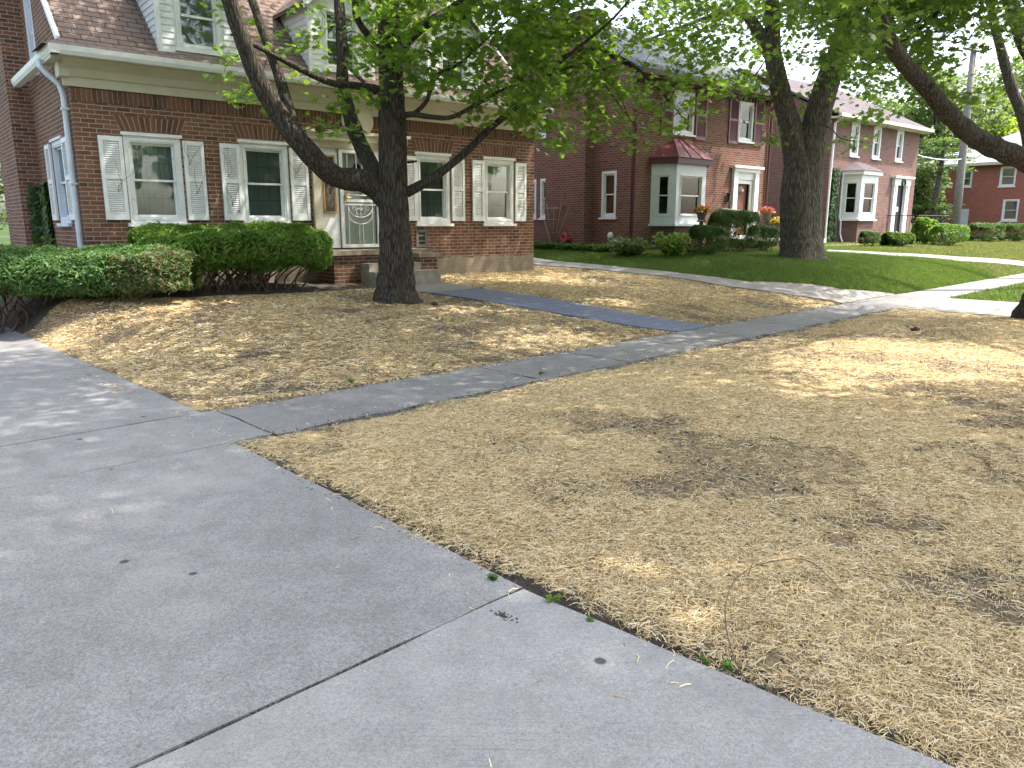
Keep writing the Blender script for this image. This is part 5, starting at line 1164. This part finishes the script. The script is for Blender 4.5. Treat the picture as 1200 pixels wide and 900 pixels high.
def grass(name, n, s0, s1, t0, t1, cond, mat, label, h_=.06, w_=.010):
    s_ = rng.uniform(s0, s1, n); t_ = rng.uniform(t0, t1, n); k = cond(s_, t_); s_ = s_[k]; t_ = t_[k]; x, y = st2w(s_, t_); z = hf(x, y) - .01
    h = h_*rng.uniform(.5,1.3,len(x)); th = rng.uniform(0,2*pi,len(x)); lean = rng.normal(size=(len(x),2))*h[:,None]*.45
    B_ = np.column_stack([x,y,z]); dx = np.column_stack([np.cos(th), np.sin(th), 0*th])*w_
    Vq = np.stack([B_-dx, B_+dx, B_+np.column_stack([lean, h])+dx*.15], 1)
    o = obj(name, npmesh(name, Vq, 3), mat); return stuff(tag(o, label, 'grass'))
def edge2(t): # upper edge of the neighbour driveway
    return np.interp(t, [p[1] for p in hi], [p[0] for p in hi])
def inpoly(s, t, P):
    r_ = np.zeros(np.shape(s), bool)
    for i in range(len(P)):
        (x0, y0), (x1, y1) = P[i-1], P[i]
        c_ = ((y0 > t) != (y1 > t)); r_ ^= c_ & (s < (x1-x0)*(t-y0)/((y1-y0) or 1e-9)+x0)
    return r_
onwalk = lambda s, t: inpoly(s, t, WALKP)
ingr = lambda s, t: (s > edge2(t)+.0+(vnoise(s*3,t*3,5)-.5)*.18) & (t > 6.42+(vnoise(s*2.5,t,8)-.5)*.16) & ~onwalk(s,t)
inh2 = lambda s, t: ((w2st(*H2)[0] < s) & (s < 25.3) & (t > 13.3))
grass('lawn_grass', 330000, 15, 27, 6.3, 13.6, lambda s,t: ingr(s,t) & ~inh2(s,t), GRASSM, 'dense shaded green lawn around the huge trunk', .085, .009)
grass('lawn_grass', 150000, 25.5, 48, 6.3, 15.5, lambda s,t: ~onwalk(s,t), GRASSY, 'sunlit yellowish lawn in front of the rose brick house', .07, .014)
grass('verge_grass', 90000, 18.55, 40, -1.5, 5.28, lambda s,t: s > 18.55+(vnoise(t*3,s,2))*.2, GRASSM, 'green verge strip beyond the neighbour driveway apron', .07, .012)
grass('side_grass', 40000, 15.2, 18.3, 13.4, 20, lambda s,t: s > edge2(t)+.1, GRASSM, 'grass strip between the driveway and the dark brick house', .08, .012)
grass('lawn_grass', 60000, -9, -1.5, 6.5, 16, lambda s,t: s < 9, GRASSM, 'lawn on the far side of the driveway', .07, .012)

# ---- straw
BARE = []
for px, py, r_, k_ in ((960,545,.5,1),(1050,600,.38,1),(1130,655,.34,1),(1190,590,.5,1),(1085,690,.25,.9),(1165,545,.5,.9),(880,525,.4,.7),(1010,640,.3,.8),(1195,690,.3,1),(760,560,.25,.5),(1040,455,.8,.8),(940,470,.7,.6),(1150,480,.7,.8),(700,490,.5,.4),(1130,820,.15,.6),(330,405,.6,.7),(500,345,.9,.9),(430,365,.8,.8),(220,400,.5,.5),(150,375,.5,.5),(620,365,.8,.6),(540,395,.5,.6)):
    g_ = gnd(px, py); BARE.append((*w2st(g_[0], g_[1]), r_, k_))
def bareness(s, t):
    v = 0*s
    for s_, t_, r_, k_ in BARE: v = np.maximum(v, k_*np.exp(-(((s-s_)**2+(t-t_)**2)/(1.5*r_*r_))))
    return v*.165*(.35+1.3*vnoise(s*6,t*6,2))
def straw(n, s0, s1, t0, t1, w_, L0, L1, dens, thick=.013, edge=.10):
    s_ = rng.uniform(s0, s1, n); t_ = rng.uniform(t0, t1, n)
    patch = fbm(s_*.85, t_*.85, 12, 4); fine_ = fbm(s_*3.6, t_*3.6, 31, 3)
    q_ = .62*patch + .38*fine_
    pr = np.clip((q_-.345-bareness(s_, t_))/.12, .13, 1.)
    k = (rng.uniform(size=n) < pr*dens(s_, t_)); s_ = s_[k]; t_ = t_[k]; m_ = len(s_)
    x, y = st2w(s_, t_); z = hf(x, y) + (fbm(x*2.2, y*2.2, 3)-.5)*.035 + rng.uniform(.004, thick, m_)*np.clip((q_[k]-.36)/.15,.3,1)
    L_ = rng.uniform(L0, L1, m_)*rng.uniform(.45,1.,m_); th = rng.uniform(0, 2*pi, m_); tilt = rng.normal(size=m_)*.13; curl = rng.normal(size=m_)*.22
    d = np.column_stack([np.cos(th)*np.cos(tilt), np.sin(th)*np.cos(tilt), np.sin(tilt)]); e = np.column_stack([-np.sin(th), np.cos(th), 0*th])
    C_ = np.column_stack([x,y,z]); W = w_*rng.uniform(.6,1.3,m_); a = C_ - d*L_[:,None]/2; b_ = C_ + d*L_[:,None]/2; mid = C_ + e*(L_*curl)[:,None]*.5 + np.array([0,0,.004])
    ew = e*W[:,None]/2 + np.array([0,0,1])*(W*rng.normal(size=m_)*.3)[:,None]
    return np.stack([a-ew, mid-ew, b_-ew*.6, b_+ew*.6, mid+ew, a+ew], 1)
def ragged(s, t):
    r1 = vnoise(s*3.1, t*3.1, 44)*.14 + (vnoise(s*14, t*14, 4)-.5)*.08
    ok = (s > 2.18 + r1 + .10*(t > 6)*3.2) & (s < lot_edge(t) + 0*s)
    ver = (t < 5.36 - vnoise(s*2.6, 2., 7)*.16) & (s < 15.62 - vnoise(t*2.3, 2., 9)*.2)
    lo_e = np.interp(t, [p[1] for p in lo], [p[0] for p in lo])
    law = (t > 6.30 + vnoise(s*2.2, 5., 7)*.22) & (s < lo_e - vnoise(t*3., 2., 3)*.15+.1) & (t < 13.6) 
    path_l = np.interp(t, [p[1] for p in Lp]+[11.6], [p[0] for p in Lp]+[7.7]); path_r = np.interp(t, [p[1] for p in Rp]+[11.6], [p[0] for p in Rp]+[9.3])
    onp = (s > path_l + .02 + .12*vnoise(t*3,1,3)) & (s < path_r - .02 - .1*vnoise(t*3,4,3)) & (t < 11.7)
    bed = (s < 7.4) & (t > 11.25 + .3*vnoise(s*1.5, 3, 5) + np.clip(6-s,0,4)*.33)
    xx, yy = st2w(s, t); a = (xx+6.6)*cos(HA)+(yy-12)*sin(HA); b_ = -(xx+6.6)*sin(HA)+(yy-12)*cos(HA)
    house = (b_ > -.03) & (a > -.1) & (a < 9.3); por = (b_ > -1.47) & (a > 3.75) & (a < 5.9)
    return (ok & (ver | (law & ~onp & ~bed & ~house & ~por))).astype(float)
def dn(s, t):
    x, y = st2w(s, t); r_ = np.hypot(x, y); k = ragged(s, t)
    e1 = np.clip((5.42-t)/.35, .25, 1)*(t < 5.9) + np.clip((t-6.25)/.45,.22,1)*(t >= 5.9)
    e2 = np.clip((s-2.2)/.30, .3, 1)
    return k*e1*e2
S1 = straw(480000, 2.1, 7.2, .2, 5.5, .0021, .02, .11, dn, .012)
S2 = straw(340000, 2.1, 16., -.5, 5.5, .0034, .03, .11, lambda s,t: dn(s,t)*(s > 5))
S3 = straw(330000, 2.3, 16.3, 6.2, 13.6, .0050, .04, .12, dn)
Vs = np.vstack([S1, S2, S3]); me = npmesh('straw_mulch', Vs, 6); o = obj('straw_mulch', me, STRAW); stuff(tag(o, 'loose yellow straw mulch strewn over the bare soil of lawn and verge', 'straw'))
# a few stray strands on the paving
Vs = straw(11000, -.6, 2.4, 1.2, 9, .0035, .03, .09, lambda s,t: np.clip(.012+.5*np.exp(-(2.3-s)/.10),0,1)*(1+0*t), .004)
Vs[...,2] += .012; Vt = straw(12000, 2.6, 16, 5.2, 6.5, .004, .03, .10, lambda s,t: .05+.4*np.exp(-np.abs(t-5.35)/.08)+.4*np.exp(-np.abs(t-6.35)/.08), .006); Vt[...,2] += .012
o = obj('stray_straw', npmesh('stray_straw', np.vstack([Vs,Vt]), 6), STRAW); stuff(tag(o, 'scattered single straws lying on the concrete', 'straw'))
# clods of soil
cl = MB()
def clod(mb, x, y, z, r_):
    k = len(mb.v); n = 7
    for i in range(5):
        ph = pi*i/4
        for j in range(n): q_ = r_*random.uniform(.45,1.25); mb.v.append((x+q_*sin(ph)*cos(2*pi*j/n), y+q_*sin(ph)*sin(2*pi*j/n), z+q_*random.uniform(.3,.6)*cos(ph)))
    for i in range(4):
        for j in range(n): jj = (j+1)%n; mb.f.append((k+i*n+j, k+(i+1)*n+j, k+(i+1)*n+jj, k+i*n+jj))
for k in range(9000):
    s_ = random.uniform(2.3,15.5); t_ = random.uniform(.2,5.3) if random.random() < .55 else random.uniform(6.4,11.5)
    if not ragged(np.array([s_]), np.array([t_]))[0]: continue
    q_ = .62*fbm(s_*.85,t_*.85,12,4)+.38*fbm(s_*3.6,t_*3.6,31,3)
    q_ -= float(bareness(np.array([s_]), np.array([t_]))[0])
    if q_ > .42 and random.random() < .8: continue
    x, y = st2w(s_, t_); clod(cl, x, y, float(hf(x,y))+(fbm(x*2.2,y*2.2,3)-.5)*.035+.006, random.uniform(.003,.012)*(1.6 if random.random()<.1 else 1))
for k in range(1500):                                    # crumbs of soil along the paving edges
    side_ = random.random()
    if side_ < .4: s_, t_ = random.uniform(2.5,15.5), 5.33+random.gauss(0,.045)
    elif side_ < .75: s_, t_ = random.uniform(2.7,15.5), 6.38+random.gauss(0,.05)
    else: s_, t_ = 2.26+random.gauss(0,.04), random.uniform(.4,5.2)
    x, y = st2w(s_, t_); clod(cl, x, y, float(hf(x,y))+.014, random.uniform(.004,.014))
stuff(tag(obj('soil_clods', cl, G_SOIL), 'small dark crumbs of soil among the straw', 'soil'))
for k, (px, py, r_, lab) in enumerate(((1071,388,.07,'brown clod on the straw right of centre near the pavement'), (508,358,.06,'dark clod on the straw right of the forked maple trunk'))):
    g_ = gnd(px, py); m = MB(); clod(m, 0,0,.03, r_); clod(m, r_*.8,.01,.02, r_*.6); tag(obj('soil_clod', m, G_SOIL, None, g_), lab, 'clod', 'large clods of soil')
# weeds
for k, (px, py, r_, lab) in enumerate(((578,684,.05,'small green weed at the driveway edge, left of a dark crack'), (645,708,.06,'tuft of green weed by the joint of the pale apron'), (695,733,.03,'tiny green sprout on the driveway edge below the tuft'), (852,788,.045,'green seedling under the curved twig'), (826,780,.03,'tiny seedling left of the curved twig'), (412,450,.07,'bright green sprout at the near edge of the lawn by the pavement'), (632,441,.06,'green sprig lying on the pavement'), (507,430,.04,'tiny green seedling in the straw near the pavement'))):
    g_ = gnd(px, py); weed('weed', (g_[0], g_[1], g_[2]+.012), r_, r_*.7, BUSH if k != 0 else HOSTA, lab, 26, r_*.55)
m = MB(); q_ = [gnd(px, py) for px, py in ((905,815),(870,800),(850,760),(852,720),(875,692),(915,678),(950,676),(988,700))]; z_ = [.02,.03,.08,.10,.10,.09,.07,.02]
g0 = np.array(q_[0]); m.tube(smooth([(a[0]-g0[0],a[1]-g0[1],a[2]-g0[2]+zz) for a, zz in zip(q_, z_)], 5), np.linspace(.0034,.0016,36), 6)
m.tube([(q_[4][0]-g0[0],q_[4][1]-g0[1],.1),(q_[4][0]-g0[0]+.04,q_[4][1]-g0[1]+.06,.14)], [.003,.001], 5)
tag(obj('curved_twig', m, TWIG, None, tuple(g0)), 'long thin brown twig arching over the straw at lower right', 'twig')
# crack-filling soil and debris at the joint
m = MB()
for k in range(900):
    s_ = random.uniform(.3,2.2); t_ = 2.2+random.gauss(0,.012); x, y = st2w(s_,t_); clod(m, x, y, .012, random.uniform(.002,.007))
for k in range(220): x, y = st2w(2.2+random.gauss(0,.05), 2.2+random.gauss(0,.03)); clod(m, x, y, .016, random.uniform(.002,.006))
for k in range(60): x, y = st2w(1.98+random.gauss(0,.012), 2.08+random.gauss(0,.03)); clod(m, x, y, .022, random.uniform(.002,.006))
stuff(tag(obj('joint_dirt', m, G_SOIL), 'dark dirt filling the joint between old slab and pale apron', 'dirt'))

# ---- small things round the houses
g_ = gnd(558, 316); m = MB(); m.lathe((0,0,0), [(.055,-.05),(.055,.14),(.075,.145),(.075,.21),(.06,.24),(.03,.262),(.012,.27)], 16)
tag(obj('standpipe', m, VINYL, None, g_, smooth=False), 'short white capped pipe standing in straw by the house wall', 'pipe')
tx, ty = l2w(H2, -.46, 2.75); tr_ = empty('trellis', (tx, ty, float(hf(tx,ty))), 'white fan shaped trellis leaning on the dark brick wall', 'trellis', HA)
m = MB()
for k in range(5): a = (k-2)*.17; m.bar((0,.02*k-.04,-.02),(0, -a*2.0, 1.35+.08*(k%2)),.008, n=4)
for z in (.55,.95,1.3): m.bar((-.015,-z*.26,z),(-.015,z*.26,z),.007, n=4)
obj('fan_slats', m, CREAM, tr_)
m = MB()
for k in range(14): a = random.uniform(-.3,.3); m.tube([( -.02,0,.1),( -.04,a*.8,.7),(-.05,a*1.9,1.3+random.uniform(0,.35))], [.006,.005,.002], 4)
obj('bare_vine', m, TWIG, tr_)
def flowerpot(loc, mat, label, r_=.24):
    root = empty('flower_pot', loc, label, 'flower pot', 0, 'flower pots at the dark brick house'); m = MB(); m.lathe((0,0,0), [(.10,0),(.15,.2),(.165,.22),(.15,.225),(.14,.2)], 14); obj('pot', m, POT, root)
    v = rnd_dirs(420); v[:,2] = np.abs(v[:,2])*.8; P_ = v*rng.uniform(.5,1,(420,1))*np.array([r_,r_,r_*.95]) + np.array([0,0,.22])
    leaves('foliage', P_[:200], .07, OVAL, BUSH, root); leaves('blossoms', P_[200:]*np.array([1.05,1.05,1.06]), .065, CLUMP, mat, root); return root
def pier(a, b_, top, H=H2, mat=BR2):
    pass
for (px, py, Yd, mat, lab) in ((822,258,22.6,FL_O,'pot of orange flowers on a post beside the bay window'), (898,258,25.2,FL_P,'pot of pink flowers on a post left of the huge trunk'), (911,270,25.0,FL_Y,'pot of yellow flowers low beside the huge trunk')):
    x, y, z = at(px, py, Yd); zb = float(hf(x, y)); root = flowerpot((x, y, z), mat, lab, .27)
    m = MB(); m.box(-.05,.05,-.05,.05,0,z-zb-.004); m.box(-.11,.11,-.11,.11,z-zb-.05,z-zb-.005); tag(obj('pot_stand', m, TIMBER, None, (x, y, zb)), 'dark wooden post under the '+lab.split('of ')[1].split(' flowers')[0]+' flowers', 'post', 'pot stands')
# utility pole
p0 = at(1120, 263, 44.); zb = float(hf(p0[0], p0[1])); root = empty('utility_pole', (p0[0], p0[1], zb), 'tall leaning wooden utility pole with crossarm before the red house', 'utility pole')
tp = at(1142, 50, 44.); ob = np.array((p0[0], p0[1], zb)); tpv = np.array(tp)-ob
m = MB(); m.tube([(0,0,-.2), tuple(tpv*.33), tuple(tpv*.66), tuple(tpv)], [.24,.21,.18,.15], 14); obj('pole', m, POLE, root, smooth=True)
ca = np.array(at(1126,57,44.))-ob; cb = np.array(at(1151,62,44.))-ob; m = MB(); m.bar(tuple(ca+[0,-.2,0]), tuple(cb+[0,-.2,0]), .085, n=4); xa = obj('crossarm', m, POLE, root)
m = MB()
for f_ in (.05,.35,.95): q_ = ca*(1-f_)+cb*f_; m.lathe((q_[0],q_[1]-.2,q_[2]+.08), [(.03,0),(.05,.06),(.02,.1),(.05,.13),(.0,.18)], 8)
obj('insulator', m, DARK, xa)
m = MB()
for f_, dz in ((.05,.2),(.95,.2)):
    q_ = ca*(1-f_)+cb*f_; e = q_ + np.array([38,-14,1.]); pts = [q_*(1-t_)+e*t_ - np.array([0,.2,4*.6*t_*(1-t_)-.2]) for t_ in np.linspace(0,1,14)]; m.tube(pts, [.014]*14, 4)
    e = q_ + np.array([-42,22,.6]); pts = [q_*(1-t_)+e*t_ - np.array([0,.2,4*.6*t_*(1-t_)-.2]) for t_ in np.linspace(0,1,14)]; m.tube(pts, [.014]*14, 4)
q_ = tpv*.42; e = np.array((13.25+8.4*cos(HA), 33+8.4*sin(HA), 4.9))-ob; pts = [q_*(1-t_)+e*t_-np.array([0,0,.5*t_*(1-t_)]) for t_ in np.linspace(0,1,12)]; m.tube(pts, [.03]*12, 5)
obj('cable', m, STEEL, root)
# fence at the far left and between houses
def fence(x0, y0, x1, y1, h_, label):
    L_ = math.hypot(x1-x0, y1-y0); root = empty('board_fence', (x0, y0, float(hf(x0,y0))), label, 'fence', math.atan2(y1-y0, x1-x0), 'board fences'); m = MB(); x = 0
    while x < L_: m.box(x, x+.13, 0, .02, .03, h_*random.uniform(.98,1.0)); x += .15
    obj('boards', m, TIMBER, root); m = MB(); m.box(0,L_,.021,.06,.3,.38); m.box(0,L_,.021,.06,h_-.4,h_-.32); obj('rails', m, TIMBER, root)
fx = l2w(H1, -.4, 8.0); fy = l2w(H1, -5.5, 8.0); fence(fy[0], fy[1], fx[0], fx[1], 1.75, 'grey board fence closing the driveway beside the nearest house')
fx = l2w(H1, 9.4, 8.2); fy = l2w(H2, -.1, 8.4); fence(fx[0], fx[1], fy[0], fy[1], 1.75, 'grey board fence between the nearest house and the dark brick house')
fx = l2w(H2, 7.05, 7.); fy = l2w(H3, -.1, 5.); fence(fx[0], fx[1], fy[0], fy[1], 1.75, 'grey board fence between the dark brick and rose brick houses')
